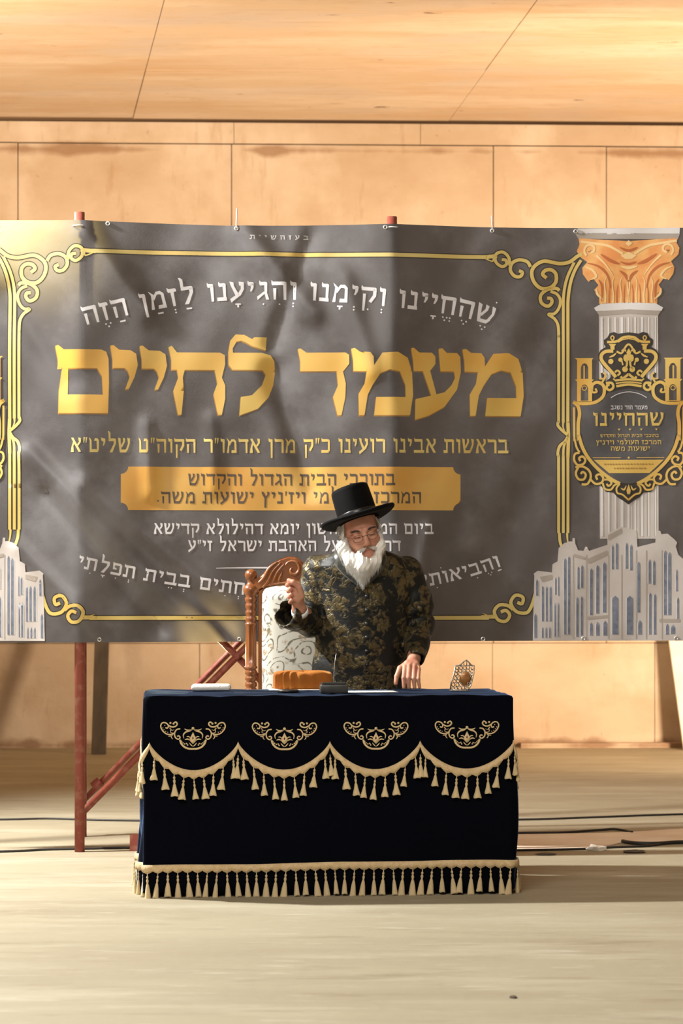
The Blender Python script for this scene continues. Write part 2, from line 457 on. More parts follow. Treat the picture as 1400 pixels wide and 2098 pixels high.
to_banner(link('vinyl_sheet', me_from(V, F, True), M['vinyl']))

# ------------------------------------------------------------------ flat print on the banner
class Print:
    def __init__(s): s.V, s.F = [], []
    def poly(s, pts, holes=()):
        loops = [[Vector((x, y, 0)) for x, y in pts]] + [[Vector((x, y, 0)) for x, y in h] for h in holes]
        o = len(s.V)
        for lp in loops: s.V += [(v.x, v.y) for v in lp]
        for t in tessellate_polygon(loops): s.F.append(tuple(i + o for i in t))
        return s
    def rect(s, x0, y0, x1, y1): return s.poly([(x0, y0), (x1, y0), (x1, y1), (x0, y1)])
    def stroke(s, pts, w, smooth=True, taper=0, n=6):
        """taper 1: thin at the end, 2: thin at both ends"""
        if smooth and len(pts) > 2: pts = crom(pts, n)
        m = len(pts); o = len(s.V)
        for i, (x, y) in enumerate(pts):
            a, b = pts[max(i - 1, 0)], pts[min(i + 1, m - 1)]
            dx, dy = b[0] - a[0], b[1] - a[1]
            l = math.hypot(dx, dy) or 1
            t = i / (m - 1)
            ww = w * .5
            if taper == 1: ww *= 1 - .8 * t
            if taper == 2: ww *= .25 + .75 * math.sin(PI * t)
            s.V.append((x - dy / l * ww, y + dx / l * ww)); s.V.append((x + dy / l * ww, y - dx / l * ww))
        for i in range(m - 1): s.F.append((o + 2 * i, o + 2 * i + 1, o + 2 * i + 3, o + 2 * i + 2))
        return s
    def disc(s, x, y, r, n=10, ry=None):
        return s.poly([(x + r * math.cos(2 * PI * k / n), y + (ry or r) * math.sin(2 * PI * k / n)) for k in range(n)])
    def spiral(s, cx, cy, r0, r1, a0, a1, w, blob=0):
        n = max(8, int(abs(a1 - a0) / 18))
        pts = []
        for i in range(n + 1):
            t = i / n; a = math.radians(a0 + (a1 - a0) * t); r = r0 + (r1 - r0) * t
            pts.append((cx + r * math.cos(a), cy + r * math.sin(a)))
        s.stroke(pts, w, smooth=False)
        if blob: s.disc(*pts[-1], blob)
        return s
    def add(s, other, f=lambda x, y: (x, y)):
        o = len(s.V); s.V += [f(x, y) for x, y in other.V]; s.F += [tuple(i + o for i in q) for q in other.F]
        return s
    def mesh(s, mapper, lift, cell=GX):
        bm = bmesh.new()
        vs = [bm.verts.new((x, y, 0)) for x, y in s.V]
        for f in s.F:
            try: bm.faces.new([vs[i] for i in f])
            except ValueError: pass
        xs = [v[0] for v in s.V]; ys = [v[1] for v in s.V]
        if cell:
            x = (math.floor((min(xs) - BL) / cell) + 1) * cell + BL
            while x < max(xs):
                bmesh.ops.bisect_plane(bm, geom=bm.verts[:] + bm.edges[:] + bm.faces[:], plane_co=(x, 0, 0), plane_no=(1, 0, 0)); x += cell
            y = (math.floor(min(ys) / cell) + 1) * cell
            while y < max(ys):
                bmesh.ops.bisect_plane(bm, geom=bm.verts[:] + bm.edges[:] + bm.faces[:], plane_co=(0, y, 0), plane_no=(0, 1, 0)); y += cell
        for v in bm.verts: v.co = Vector(mapper(v.co.x, v.co.y, lift))
        bm.normal_update()
        for f in bm.faces:
            if f.normal.y > 0: f.normal_flip()
        m = bpy.data.meshes.new('print'); bm.to_mesh(m); bm.free()
        m.polygons.foreach_set('use_smooth', [True] * len(m.polygons))
        if mapper is bmap:                             # shade with the sheet's own normal, whatever the triangulation
            nn = []
            for v in m.vertices:
                px, py = v.co.x * K / DB + CX, Y0 - (v.co.z - H) * K / DB
                e = 6.0; h_ = e * DB / K
                nn.append(Vector(((bmap(px + e, py)[1] - bmap(px - e, py)[1]) / (2 * h_), -1, (bmap(px, py - e)[1] - bmap(px, py + e)[1]) / (2 * h_))).normalized())
            m.normals_split_custom_set_from_vertices(nn)
        return m
def put(name, pr, m, layer, label=None):
    if isinstance(pr, list):
        for q in pr:
            if q.V: put(name, q, m, layer, label)
        return
    o = link(name, pr.mesh(bmap, .0007 * layer), M[m]); to_banner(o)
    if label: o['label'] = label
    return o

M['gold'] = mat('print_gold', (0.60, 0.33, 0.055), .40, col2=(0.66, 0.46, 0.12), nscale=3.0, ndetail=2, spec=.5)
M['goldpale'] = mat('print_pale_gold', (0.62, 0.43, 0.11), .40, col2=(0.64, 0.52, 0.19), nscale=2.5, ndetail=2)
M['goldbrown'] = mat('print_dark_gold', (0.34, 0.17, 0.03), .5)
M['plaque'] = mat('print_plaque', (0.58, 0.29, 0.05), .42, col2=(0.64, 0.38, 0.09), nscale=4, ndetail=2)
M['white'] = mat('print_white', (0.66, 0.64, 0.66), .45)
M['ink'] = mat('print_dark', (0.030, 0.022, 0.018), .5)
M['textdark'] = mat('print_dark_text', (0.085, 0.06, 0.04), .5)
M['stone'] = mat('print_stone', (0.56, 0.52, 0.50), .5, col2=(0.48, 0.43, 0.40), nscale=6)
M['stonelight'] = mat('print_stone_light', (0.66, 0.64, 0.64), .5)
M['stonedark'] = mat('print_stone_dark', (0.36, 0.31, 0.27), .5)
M['window'] = mat('print_window', (0.12, 0.14, 0.20), .5, col2=(0.20, 0.22, 0.28), nscale=40)
M['capital'] = mat('print_capital', (0.70, 0.27, 0.07), .45, col2=(0.78, 0.42, 0.14), nscale=16)
M['caplight'] = mat('print_capital_light', (0.82, 0.56, 0.26), .45)
M['capdark'] = mat('print_capital_dark', (0.46, 0.12, 0.025), .5)

# ---- hebrew letter shapes, unit height, y up
def tb(x0, x1): return [(x0, 1.07), (x0 + .08, .98), (x1 - .06, .98), (x1, .92), (x1, .79), (x0 + .03, .78), (x0 - .01, .9)]
def vt(x0, x1, y1, y0=0.0): return [(x0, y1), (x1, y1), (x1 - .01, y0), (x0 + .03, y0)]
G = {
 'א': (.86, [[(.02, 1.0), (.2, 1.02), (.82, .03), (.63, .0)], [(.6, 1.03), (.8, .99), (.8, .7), (.6, .44), (.5, .54), (.66, .74), (.62, .84)], [(.3, .68), (.2, .4), (.24, .0), (.0, .0), (.05, .36), (.2, .8)]]),
 'ב': (.86, [tb(.04, .70), vt(.55, .70, .9, .1), [(0, 0), (.82, 0), (.84, .2), (0, .2)]]),
 'ג': (.64, [tb(.12, .52), vt(.36, .52, .9, .25), [(.42, .36), (.02, -.02), (.0, .17), (.36, .46)], [(.38, .34), (.52, .34), (.62, 0), (.46, 0)]]),
 'ד': (.80, [tb(0, .78), vt(.54, .71, .9)]),
 'ה': (.82, [tb(0, .76), vt(.59, .76, .9), vt(.08, .24, .62)]),
 'ו': (.40, [tb(.03, .34), vt(.17, .34, .9)]),
 'ז': (.48, [tb(.0, .44), vt(.14, .31, .9)]),
 'ח': (.82, [tb(0, .76), vt(.59, .76, .9), vt(.08, .24, .9)]),
 'ט': (.84, [[(.0, 1.05), (.1, .98), (.2, .82), (.22, .1), (.06, .0), (.06, .8)], [(.06, 0), (.68, 0), (.78, .14), (.74, .22), (.1, .2)], [(.62, .1), (.78, .14), (.78, .84), (.66, .98), (.46, .98), (.4, .8), (.6, .8)]]),
 'י': (.40, [tb(.03, .34), [(.17, .9), (.34, .9), (.32, .66), (.22, .46), (.14, .46), (.19, .68)]]),
 'כ': (.76, [tb(.04, .6), [(.5, .98), (.62, .96), (.70, .84), (.70, .14), (.6, .02), (.5, .1), (.55, .2), (.55, .8)], [(.02, 0), (.62, 0), (.66, .2), (.02, .2)]]),
 'ך': (.74, [tb(0, .70), vt(.53, .70, .9, -.35)]),
 'ל': (.74, [[(.05, 1.5), (.12, 1.5), (.24, 1.38), (.24, .9), (.1, .9), (.1, 1.3)], [(.1, .98), (.62, .98), (.68, .9), (.66, .8), (.1, .78)], [(.5, .9), (.68, .9), (.68, .64), (.40, .0), (.18, .0), (.5, .6)]]),
 'מ': (.86, [[(0, 1.06), (.1, .98), (.26, .82), (.2, .5), (.18, 0), (.02, 0), (.1, .5), (.12, .8)], [(.18, .66), (.38, .97), (.6, .98), (.76, .82), (.80, .0), (.64, .0), (.62, .75), (.55, .8), (.42, .8), (.24, .5)], [(.38, 0), (.79, 0), (.79, .2), (.40, .2)]]),
 'ם': (.84, [tb(0, .76), vt(.06, .22, .9, .1), vt(.60, .77, .9, .1), [(.07, 0), (.77, 0), (.77, .2), (.07, .2)]]),
 'נ': (.56, [tb(.1, .46), vt(.30, .46, .9, .1), [(0, 0), (.50, 0), (.48, .2), (0, .2)]]),
 'ן': (.42, [tb(.03, .35), vt(.18, .35, .9, -.35)]),
 'ע': (.78, [[(0, 1.05), (.2, .99), (.22, .8), (.46, .3), (.3, .2), (.06, .8)], [(.46, 1.03), (.72, .98), (.72, .6), (.56, .28), (.05, -.12), (.0, .08), (.40, .36), (.56, .62), (.56, .8), (.48, .8)]]),
 'פ': (.80, [tb(.08, .62), [(.52, .98), (.64, .96), (.73, .84), (.73, .14), (.64, .02), (.5, .1), (.57, .2), (.57, .8)], [(.0, 0), (.66, 0), (.68, .2), (.0, .2)], vt(.08, .22, .9, .5), [(.1, .44), (.36, .44), (.36, .58), (.1, .6)]]),
 'ץ': (.72, [[(0, 1.05), (.2, .98), (.42, .42), (.40, -.35), (.24, -.35), (.25, .45), (.04, .8)], [(.46, 1.03), (.68, .98), (.64, .74), (.40, .42), (.30, .54), (.5, .78)]]),
 'ק': (.82, [tb(0, .78), [(.61, .9), (.78, .9), (.78, .5), (.56, .12), (.42, .2), (.61, .55)], vt(.1, .25, .6, -.35)]),
 'ר': (.74, [tb(0, .62), [(.5, .98), (.62, .97), (.71, .86), (.71, 0), (.55, 0), (.54, .8)]]),
 'ש': (1.0, [[(0, 1.05), (.2, .98), (.2, .8), (.28, .12), (.14, 0), (.02, .8)], [(.38, 1.04), (.56, .98), (.54, .74), (.30, .34), (.2, .44), (.40, .78)], [(.72, 1.04), (.94, .98), (.92, .6), (.74, .16), (.6, .2), (.78, .6), (.76, .8)], [(.13, 0), (.62, 0), (.80, .24), (.7, .3), (.55, .2), (.2, .2)]]),
 'ת': (.86, [tb(.02, .78), vt(.62, .79, .9), vt(.14, .29, .9, .05), [(-.04, 0), (.28, 0), (.28, .19), (-.04, .21)]]),
 '״': (.38, [[(.04, 1.05), (.17, 1.05), (.10, .66), (.05, .66)], [(.22, 1.05), (.35, 1.05), (.28, .66), (.23, .66)]]),
 '׳': (.22, [[(.04, 1.05), (.18, 1.05), (.10, .66), (.05, .66)]]),
 '-': (.5, [[(.05, .55), (.45, .55), (.45, .42), (.05, .42)]]),
 ' ': (.42, []),
}
def dots(*c): return [[(x + .05 * math.cos(a * PI / 3), y + .05 * math.sin(a * PI / 3)) for a in range(6)] for x, y in c]
NIQ = {'.': dots((0, -.25)), ':': dots((0, -.2), (0, -.36)), '_': [[(-.14, -.2), (.14, -.2), (.14, -.29), (-.14, -.29)]],
       'T': [[(-.14, -.18), (.14, -.18), (.14, -.26), (.045, -.26), (.045, -.4), (-.045, -.4), (-.045, -.26), (-.14, -.26)]],
       '3': dots((-.12, -.2), (.12, -.2), (0, -.36)), '2': dots((-.1, -.24), (.1, -.24)), ';': dots((-.2, -.2), (0, -.2), (-.1, -.36), (.16, -.2), (.16, -.36)),
       'o': dots((-.2, 1.28)), 's': dots((.36, 1.3))}
def text(pr, s, f, niq=None, gap=.10, slant=0.0):
    """lay s right to left; f(u, v) maps u in 0..1 from the RIGHT end, v in letter heights, to px; pr may be a list that gets one Print per word"""
    niq = niq or [''] * len(s)
    words = pr if isinstance(pr, list) else None
    if words is not None: pr = Print(); words.append(pr)
    tot = sum(G[c][0] + gap for c in s) - gap
    x = 0.0
    for c, q in zip(s, niq):
        wdt, polys = G[c]
        if c == ' ' and words is not None: pr = Print(); words.append(pr)
        for pl in polys: pr.poly([f((x + wdt - a + slant * b) / tot, b, tot) for a, b in pl])
        for mk in q:
            for pl in NIQ.get(mk, []): pr.poly([f((x + wdt / 2 - a) / tot, b, tot) for a, b in pl])
        x += wdt + gap
    return tot
def line(pr, s, xr, xl, ybase, h, dy=0.0):
    """straight line from right end xr to left end xl"""
    text(pr, s, lambda u, v, t: (xr + (xl - xr) * u, ybase + dy * u - v * h))
def arc(pr, s, pr_pts, h, niq=None, slant=0.0):
    """along a curve through px points, right to left; letters rotate with it"""
    c = crom(pr_pts, 16)
    acc = [0]
    for a, b in zip(c[:-1], c[1:]): acc.append(acc[-1] + math.hypot(b[0] - a[0], b[1] - a[1]))
    def f(u, v, t):
        uu = max(0, min(1, u)) * acc[-1]
        i = 0
        while i < len(acc) - 2 and acc[i + 1] < uu: i += 1
        t_ = (u * acc[-1] - acc[i]) / (acc[i + 1] - acc[i])
        x = c[i][0] + (c[i + 1][0] - c[i][0]) * t_; y = c[i][1] + (c[i + 1][1] - c[i][1]) * t_
        dx, dy = c[i + 1][0] - c[i][0], c[i + 1][1] - c[i][1]; l = math.hypot(dx, dy)
        return (x + dy / l * v * h * (1 if dx < 0 else -1) * -1, y - abs(dx) / l * v * h)
    text(pr, s, f, niq, slant=slant)

# main title, traced letter by letter
z1 = lambda L_: [(x / 2.5, 440 + y / 2.5) for x, y in L_]
z2 = lambda L_: [(560 + x / 2.5, 440 + y / 2.5) for x, y in L_]
class Title:
    def __init__(s): s.L = []
    def poly(s, p, holes=(), join=False):
        if not join: s.L.append(Print())
        s.L[-1].poly(p, holes)
title = Title()
title.poly(z1([(285, 672), (300, 668), (330, 692), (520, 692), (546, 703), (558, 740), (560, 860), (556, 1018), (303, 1018), (305, 900), (318, 800), (322, 786), (298, 786), (298, 740)]),
           [z1([(352, 788), (350, 923), (530, 923), (525, 830), (500, 788)])])
yud = [(567, 672), (582, 668), (612, 692), (670, 694), (698, 712), (706, 770), (690, 830), (660, 893), (642, 893), (665, 830), (655, 800), (640, 786), (578, 786), (578, 740)]
title.poly(z1(yud)); title.poly(z1([(x + 148, y + 1) for x, y in yud]))
title.poly(z1([(862, 675), (878, 668), (905, 702), (1125, 702), (1150, 715), (1152, 760), (1135, 830), (1152, 870), (1152, 940), (1135, 1022), (1115, 1022), (1092, 915), (1112, 860), (1098, 792), (945, 792), (935, 830), (940, 900), (928, 1022), (910, 1022), (886, 900), (912, 830), (905, 792), (876, 792), (876, 740)]))
title.poly(z1([(1365, 622), (1360, 690), (1290, 668), (1260, 650), (1235, 640), (1210, 645), (1190, 680), (1192, 702), (1340, 702), (1385, 715), (1404, 745), (1408, 800), (1398, 870), (1375, 930), (1320, 990), (1225, 1025), (1232, 930), (1290, 920), (1340, 870), (1360, 815), (1345, 792), (1190, 790), (1170, 765), (1168, 700), (1178, 640), (1205, 608), (1250, 610), (1290, 632), (1302, 622)]))
title.poly(z2([(125, 682), (140, 680), (170, 702), (370, 702), (390, 715), (390, 760), (358, 800), (372, 860), (370, 930), (350, 1025), (330, 1025), (306, 930), (332, 870), (325, 797), (138, 797), (138, 745)]))
mem = [(400, 684), (418, 680), (445, 700), (498, 702), (515, 725), (517, 770), (560, 705), (640, 700), (690, 730), (712, 800), (718, 920), (702, 1025), (518, 1025), (528, 932), (680, 932), (678, 870), (650, 800), (600, 790), (550, 810), (510, 870), (485, 920), (468, 1025), (440, 1025), (438, 915), (470, 860), (480, 800), (412, 797), (410, 740)]
title.poly(z2(mem)); title.poly(z2([(x + 573, y) for x, y in mem]))
title.poly(z2([(708, 680), (722, 678), (750, 702), (815, 702), (833, 722), (833, 760), (806, 795), (838, 915), (812, 925), (768, 797), (722, 797), (718, 745)]))
title.poly(z2([(850, 682), (868, 678), (892, 702), (945, 702), (962, 722), (965, 800), (945, 890), (880, 980), (800, 1025), (728, 1048), (730, 942), (815, 922), (880, 905), (915, 870), (935, 830), (930, 800), (925, 797), (860, 797), (855, 745)]), join=True)
for L_ in title.L:
    put('title_letter_edge', Print().add(L_, lambda x, y: (x - 1.2, y + 2.5)), 'goldbrown', 1)
    put('title_letter', L_, 'gold', 2)

t = []
s1 = 'שהחיינו וקימנו והגיענו לזמן הזה'
n1 = ['3s', '3', ';', 'T', '', '', '', '', ':', '.', ':', 'T', '', '', '', ':', '.', '.', '', 'T', '', '', '', '_', ':', '_', '', '', '_', '3', '']
arc(t, s1, [(1012, 664), (930, 643), (800, 628), (600, 612), (420, 617), (290, 640), (176, 668)], 37, n1)
put('blessing_word', t, 'white', 2, 'white vowelled hebrew word on a curve')
t = Print(); line(t, 'ב ע ז ה ש י ״ ת', 632, 512, 488, 8.5); put('heading_lettering', t, 'white', 2)
t = []; line(t, 'בראשות אבינו רועינו כ״ק מרן אדמו״ר הקוה״ט שליט״א', 1045, 147, 927, 29)
put('subtitle_word', t, 'goldpale', 2)
t = Print()
def notch(x0, y0, x1, y1, r):
    pts = []
    for cx, cy, a0 in ((x0, y0, 90), (x1, y0, 180), (x1, y1, 270), (x0, y1, 0)):
        arcp = [(cx + r * math.cos(math.radians(a)), cy + r * math.sin(math.radians(a))) for a in range(a0, a0 - 91, -18)]
        pts += arcp
    return pts
t.poly(notch(248, 956, 945, 1045, 15)); put('plaque', t, 'plaque', 1, 'orange gold panel with notched corners')
t = []; line(t, 'בתוככי הבית הגדול והקדוש', 811, 385, 994, 24); line(t, 'המרכז העולמי ויז׳ניץ ישועות משה', 865, 330, 1031, 24)
put('plaque_word', t, 'textdark', 2)
t = []; line(t, 'ביום המרומם חשון יומא דהילולא קדישא', 890, 315, 1094, 22); line(t, 'דרבינו בעל האהבת ישראל זי״ע', 822, 385, 1129, 22)
t.append(Print()); t[-1].stroke([(442, 1164), (500, 1163), (592, 1163), (690, 1163), (748, 1164)], 3.4, taper=2)
put('date_word', t[:-1], 'white', 2); put('rule_line', t[-1], 'white', 2)
t = []
s2 = 'והביאותים אל הר קדשי ושמחתים בבית תפלתי'
n2 = ['_', '3', '.', '', '', 'o', '.', '', '', '', '3', '', '', '_', '', '', 'T', ':', '.', '', '', ':', '.', '_', ':', '.', '', '', '', ':', '2', '', '', '', ':', '.', 'T', '.', '']
arc(t, s2, [(1030, 1160), (960, 1183), (850, 1206), (700, 1224), (560, 1224), (430, 1210), (300, 1190), (160, 1163)], 25, n2)
put('verse_word', t, 'white', 2)

# ---- gold border with scrolls; left half drawn, right half mirrored
zz = lambda L_: [(x / 4.195, 500 + y / 4.195) for x, y in L_]
border, bshade = Print(), Print()
def both(pts, w, taper=0, conv=zz, mirror=True, smooth=True):
    p = conv(pts)
    border.stroke(p, w, smooth, taper); bshade.stroke(p, w + 4, smooth, taper)
    if mirror:
        q = [(1188 - x, y + 6) for x, y in p]
        border.stroke(q, w, smooth, taper); bshade.stroke(q, w + 4, smooth, taper)
idc = lambda L_: L_
# top left corner flourish
both([(-60, 30), (0, 55), (70, 105), (160, 120), (290, 100), (370, 140), (400, 200), (380, 280), (320, 335), (240, 330), (190, 280), (190, 210), (230, 175), (280, 180), (305, 215), (270, 245)], 7.5)
both([(160, 355), (185, 335), (260, 345), (320, 395), (315, 460), (260, 490), (225, 460), (230, 425), (265, 420)], 7)
both([(235, 362), (180, 385), (150, 440), (165, 510), (205, 555), (255, 560), (200, 600), (170, 660), (165, 760)], 6)
both([(410, 150), (440, 105), (510, 90), (570, 120), (585, 180), (550, 230), (500, 235), (480, 200), (510, 185)], 7)
both([(590, 140), (600, 70), (650, 25), (710, 45), (712, 110), (660, 150), (620, 130), (625, 95), (660, 90)], 6.5)
both([(700, 60), (760, 65), (830, 72)], 8)
both([(730, 70), (740, 105), (790, 90), (830, 75)], 4.5, 1)
# triple rail on the side
both([(-30, 90), (20, 170), (60, 280), (82, 420), (85, 560), (85, 1000), (85, 1500)], 6.5)
both([(30, 110), (90, 240), (120, 380), (125, 560), (125, 1000), (125, 1500)], 6.0)
both([(165, 740), (165, 1100), (165, 1500)], 6.0)
both([(165, 1480), (172, 1520), (140, 1560), (105, 1590), (80, 1610)], 6)
both([(125, 1490), (125, 1540), (100, 1590)], 5, 1)
both([(80, 1610), (110, 1660), (155, 1700), (172, 1760), (165, 1800)], 6)
both([(85, 1490), (82, 1560), (80, 1620), (82, 1700), (85, 1800)], 7)
both([(105, 1660), (122, 1720), (125, 1800)], 5)
for x in (20.2, 29.8, 39.5):
    both([(x, 925), (x, 1000), (x, 1085)], 6.0, conv=idc)
both([(38, 1085), (36, 1105), (26, 1130), (14, 1150)], 6, conv=idc)
both([(22, 1085), (20, 1105), (10, 1130)], 5, 1, conv=idc)
# top and bottom rules
border.stroke([(186, 516), (400, 517), (700, 520), (1004, 523)], 8); bshade.stroke([(186, 516), (400, 517), (700, 520), (1004, 523)], 12)
border.stroke([(186, 1266), (500, 1266), (800, 1266), (1004, 1266)], 8); bshade.stroke([(186, 1266), (500, 1266), (800, 1266), (1004, 1266)], 12)
z3 = lambda L_: [(x / 2.5, 860 + y / 2.5) for x, y in L_]
def bothb(pts, w, taper=0):
    p = z3(pts); border.stroke(p, w, True, taper); bshade.stroke(p, w + 4, True, taper)
    q = [(1188 - x, y - 1) for x, y in p]; border.stroke(q, w, True, taper); bshade.stroke(q, w + 4, True, taper)
bothb([(215, 880), (238, 955), (265, 992), (318, 985), (346, 940), (322, 902), (284, 912), (288, 945), (312, 938)], 7)
bothb([(335, 975), (362, 955), (405, 952), (432, 985), (412, 1028), (372, 1035), (352, 1005), (372, 980), (398, 988)], 7)
bothb([(425, 1012), (460, 1012), (500, 1015)], 8); bothb([(440, 1010), (465, 1005), (490, 995)], 4, 1)
put('border_outline', bshade, 'ink', 1)
put('gold_border', border, 'goldpale', 2, 'gold rail border with scrolled corners')

# ---- side panels: column, capital, building, shield; drawn for the right, mirrored to the left
def side(sx):
    fx = (lambda x, y: (x, y)) if sx > 0 else (lambda x, y: (1188 - x, y))
    q = lambda L_: [(1080 + x / 4.375, 440 + y / 4.375) for x, y in L_]
    q6 = lambda L_: [(1080 + x / 4.375, 880 + y / 4.375) for x, y in L_]
    q2 = lambda L_: [(1160 + x / 5.833, 660 + y / 5.833) for x, y in L_]
    q3 = lambda L_: [(1160 + x / 5.833, 880 + y / 5.833) for x, y in L_]
    mir = lambda L_: [(2 * 1292.6 - x, y) for x, y in L_]
    def P2(): return Print()
    # shaft
    a = P2(); a.poly(q([(665, 860), (1195, 860), (1200, 2012), (1200, 2900), (672, 2900), (668, 2012)]))
    put('column_shaft', P2().add(a, fx), 'stone', 1, 'printed pale fluted column')
    a = P2()
    for k in range(9):
        x = 690 + k * 60
        a.stroke(q([(x, 900), (x + 2, 1500), (x + 3, 2880)]), 3.2 if k % 3 else 5, smooth=False)
    a.poly(q([(470, 96), (1390, 96), (1385, 150), (475, 150)])); a.poly(q([(620, 815), (690, 775), (930, 765), (1170, 775), (1240, 815), (1225, 845), (930, 830), (640, 845)]))
    put('column_flutes', P2().add(a, fx), 'stonelight', 2)
    a = P2(); a.poly(q([(445, 135), (1390, 150), (1370, 200), (480, 190)])); a.poly(q([(640, 842), (930, 828), (1222, 842), (1195, 885), (930, 868), (668, 885)]))
    for k in range(8): a.stroke(q([(700 + k * 66, 905), (702 + k * 66, 2880)]), 1.2, smooth=False)
    put('column_shading_lines', P2().add(a, fx), 'stonedark', 2)
    # capital
    a = P2()
    a.poly(q([(480, 185), (930, 215), (1370, 185), (1360, 235), (1385, 280), (1375, 340), (1310, 400), (1340, 450), (1330, 510), (1290, 570), (1250, 545), (1200, 610), (1225, 650), (1190, 690), (1185, 780), (930, 765), (668, 780), (665, 690), (620, 655), (660, 610), (610, 545), (570, 580), (520, 510), (515, 450), (560, 400), (490, 350), (465, 300), (490, 240)]))
    put('capital', P2().add(a, fx), 'capital', 2, 'printed orange leaf capital')
    a, b = P2(), P2()
    for m_ in (lambda L_: L_, mir):
        sp = [(590 + (64 - 9 * k * .5) * math.cos(k * .6 + 2.2), 290 + (64 - 9 * k * .5) * math.sin(k * .6 + 2.2)) for k in range(13)]
        a.stroke(m_(q(sp)), 4.5)
        a.stroke(m_(q([(500, 215), (640, 235), (760, 260), (880, 330)])), 5)
        a.stroke(m_(q([(640, 340), (720, 420), (790, 520)])), 5, taper=1)
        a.stroke(m_(q([(530, 440), (600, 470), (640, 530), (590, 560)])), 5, taper=2)
        a.stroke(m_(q([(640, 640), (650, 690), (700, 740)])), 5, taper=2)
        for x in (720, 790, 860, 925): a.stroke(m_(q([(x, 770), (x + 4, 700), (x - 6, 590), (x + 14, 530)])), 4, taper=1)
        b.stroke(m_(q([(560, 410), (660, 440), (740, 520), (770, 640)])), 5, taper=2)
        b.stroke(m_(q([(660, 560), (690, 620), (690, 760)])), 4, taper=2)
        b.stroke(m_(q([(680, 330), (770, 390), (850, 420)])), 7, taper=2)
        for x in (755, 825, 890): b.stroke(m_(q([(x, 770), (x, 680), (x + 10, 600)])), 3, taper=1)
        b.stroke(m_(q([(850, 480), (900, 520), (925, 580)])), 6, taper=2)
        b.disc(*m_(q([(580, 300)]))[0], 3)
    a.poly(q([(860, 345), (930, 310), (1000, 345), (960, 375), (900, 375)])); a.stroke(q([(860, 440), (930, 455), (1010, 440)]), 6, taper=2)
    a.poly(q([(900, 235), (930, 205), (965, 235), (930, 260)]))
    b.stroke(q([(850, 270), (930, 300), (1010, 270)]), 6, taper=2); b.stroke(q([(855, 400), (930, 420), (1000, 400)]), 5, taper=2)
    put('capital_leaf', P2().add(a, fx), 'caplight', 3); put('capital_leaf', P2().add(b, fx), 'capdark', 3)
    # shield backing
    a = P2()
    half = q2([(775, 100), (650, 115), (600, 95), (545, 110), (520, 160), (478, 190), (480, 245), (500, 275), (440, 310), (405, 370), (415, 430), (470, 520), (560, 600), (560, 640), (500, 690), (480, 580), (440, 590), (450, 650), (340, 690), (320, 720), (330, 930), (110, 925), (140, 990), (150, 1400)])
    half += q3([(100, 60), (110, 230), (100, 300), (115, 380), (130, 560), (200, 650), (300, 650), (440, 660), (500, 735), (590, 745), (640, 800), (720, 850), (775, 890)])
    a.poly(half + mir(half)[-2:0:-1])
    put('shield_backing', P2().add(a, fx), 'ink', 3)
    a = P2()
    half = q2([(775, 775), (640, 800), (520, 830), (450, 930), (330, 975), (180, 975), (205, 1100), (195, 1400)])
    half += q3([(205, 20), (240, 180), (320, 330), (480, 500), (660, 620), (775, 640)])
    a.poly(half + mir(half)[-2:0:-1])
    put('shield_field', P2().add(a, fx), 'vinyl', 4)
    g_ = P2()
    def dbl(pts, w_, tp=0):
        g_.stroke(pts, w_, True, tp); g_.stroke(mir(pts), w_, True, tp)
    dbl(q2([(330, 790), (340, 730), (400, 700), (470, 740), (480, 830), (440, 900), (340, 950), (180, 955), (110, 935)]), 6.5)
    dbl(q2([(330, 780), (345, 820), (390, 815), (375, 775)]), 4)
    dbl(q2([(500, 710), (570, 710), (590, 760), (550, 795), (510, 775), (520, 735), (545, 735)]), 5)
    dbl(q2([(450, 710), (490, 640), (490, 600), (465, 590)]), 4); dbl(q2([(420, 655), (450, 660), (480, 650)]), 3)
    dbl(q2([(110, 935), (165, 985), (185, 1080), (170, 1200), (172, 1400)]) + q3([(175, 60), (220, 200), (300, 340), (430, 480), (560, 580), (670, 640)]), 7)
    dbl(q2([(118, 1000), (120, 1200), (122, 1400)]) + q3([(125, 100), (150, 200), (185, 260)]), 4)
    dbl(q3([(185, 265), (130, 280), (120, 350), (160, 410), (230, 400), (255, 350), (220, 310), (180, 330), (195, 365)]), 4.5)
    dbl(q3([(135, 440), (220, 430), (300, 480), (320, 560), (280, 640), (210, 645)]), 4.5); dbl(q3([(170, 440), (140, 510), (170, 580), (235, 585), (260, 530), (225, 495), (200, 520)]), 4.5)
    dbl(q3([(320, 590), (380, 640), (450, 625), (470, 570), (430, 525), (385, 545), (400, 590)]), 4.5)
    dbl(q3([(470, 590), (530, 590), (570, 630), (535, 665), (510, 640)]), 4); dbl(q3([(465, 630), (490, 700), (560, 710), (600, 660), (640, 640)]), 4)
    dbl(q3([(670, 640), (630, 690), (640, 750), (700, 770), (775, 835)]), 3.6)
    dbl(q3([(680, 690), (720, 710), (745, 660)]), 3.4, 2)
    g_.poly(q3([(775, 645), (800, 720), (790, 765), (760, 765), (748, 720)]))
    g_.poly(q3([(355, 350), (1195, 350), (1025, 510), (540, 510)])); g_.stroke(q3([(345, 325), (680, 325)]), 1.2, False); g_.stroke(q3([(870, 325), (1200, 325)]), 1.2, False); g_.disc(*q3([(775, 325)])[0], 2.2)
    # crown
    dbl(q2([(590, 325), (500, 330), (450, 370), (450, 430), (500, 500), (580, 590), (620, 640)]), 7)
    dbl(q2([(515, 215), (580, 215), (640, 205), (700, 165), (775, 150)]), 5); dbl(q2([(650, 220), (700, 190), (775, 175)]), 2.2)
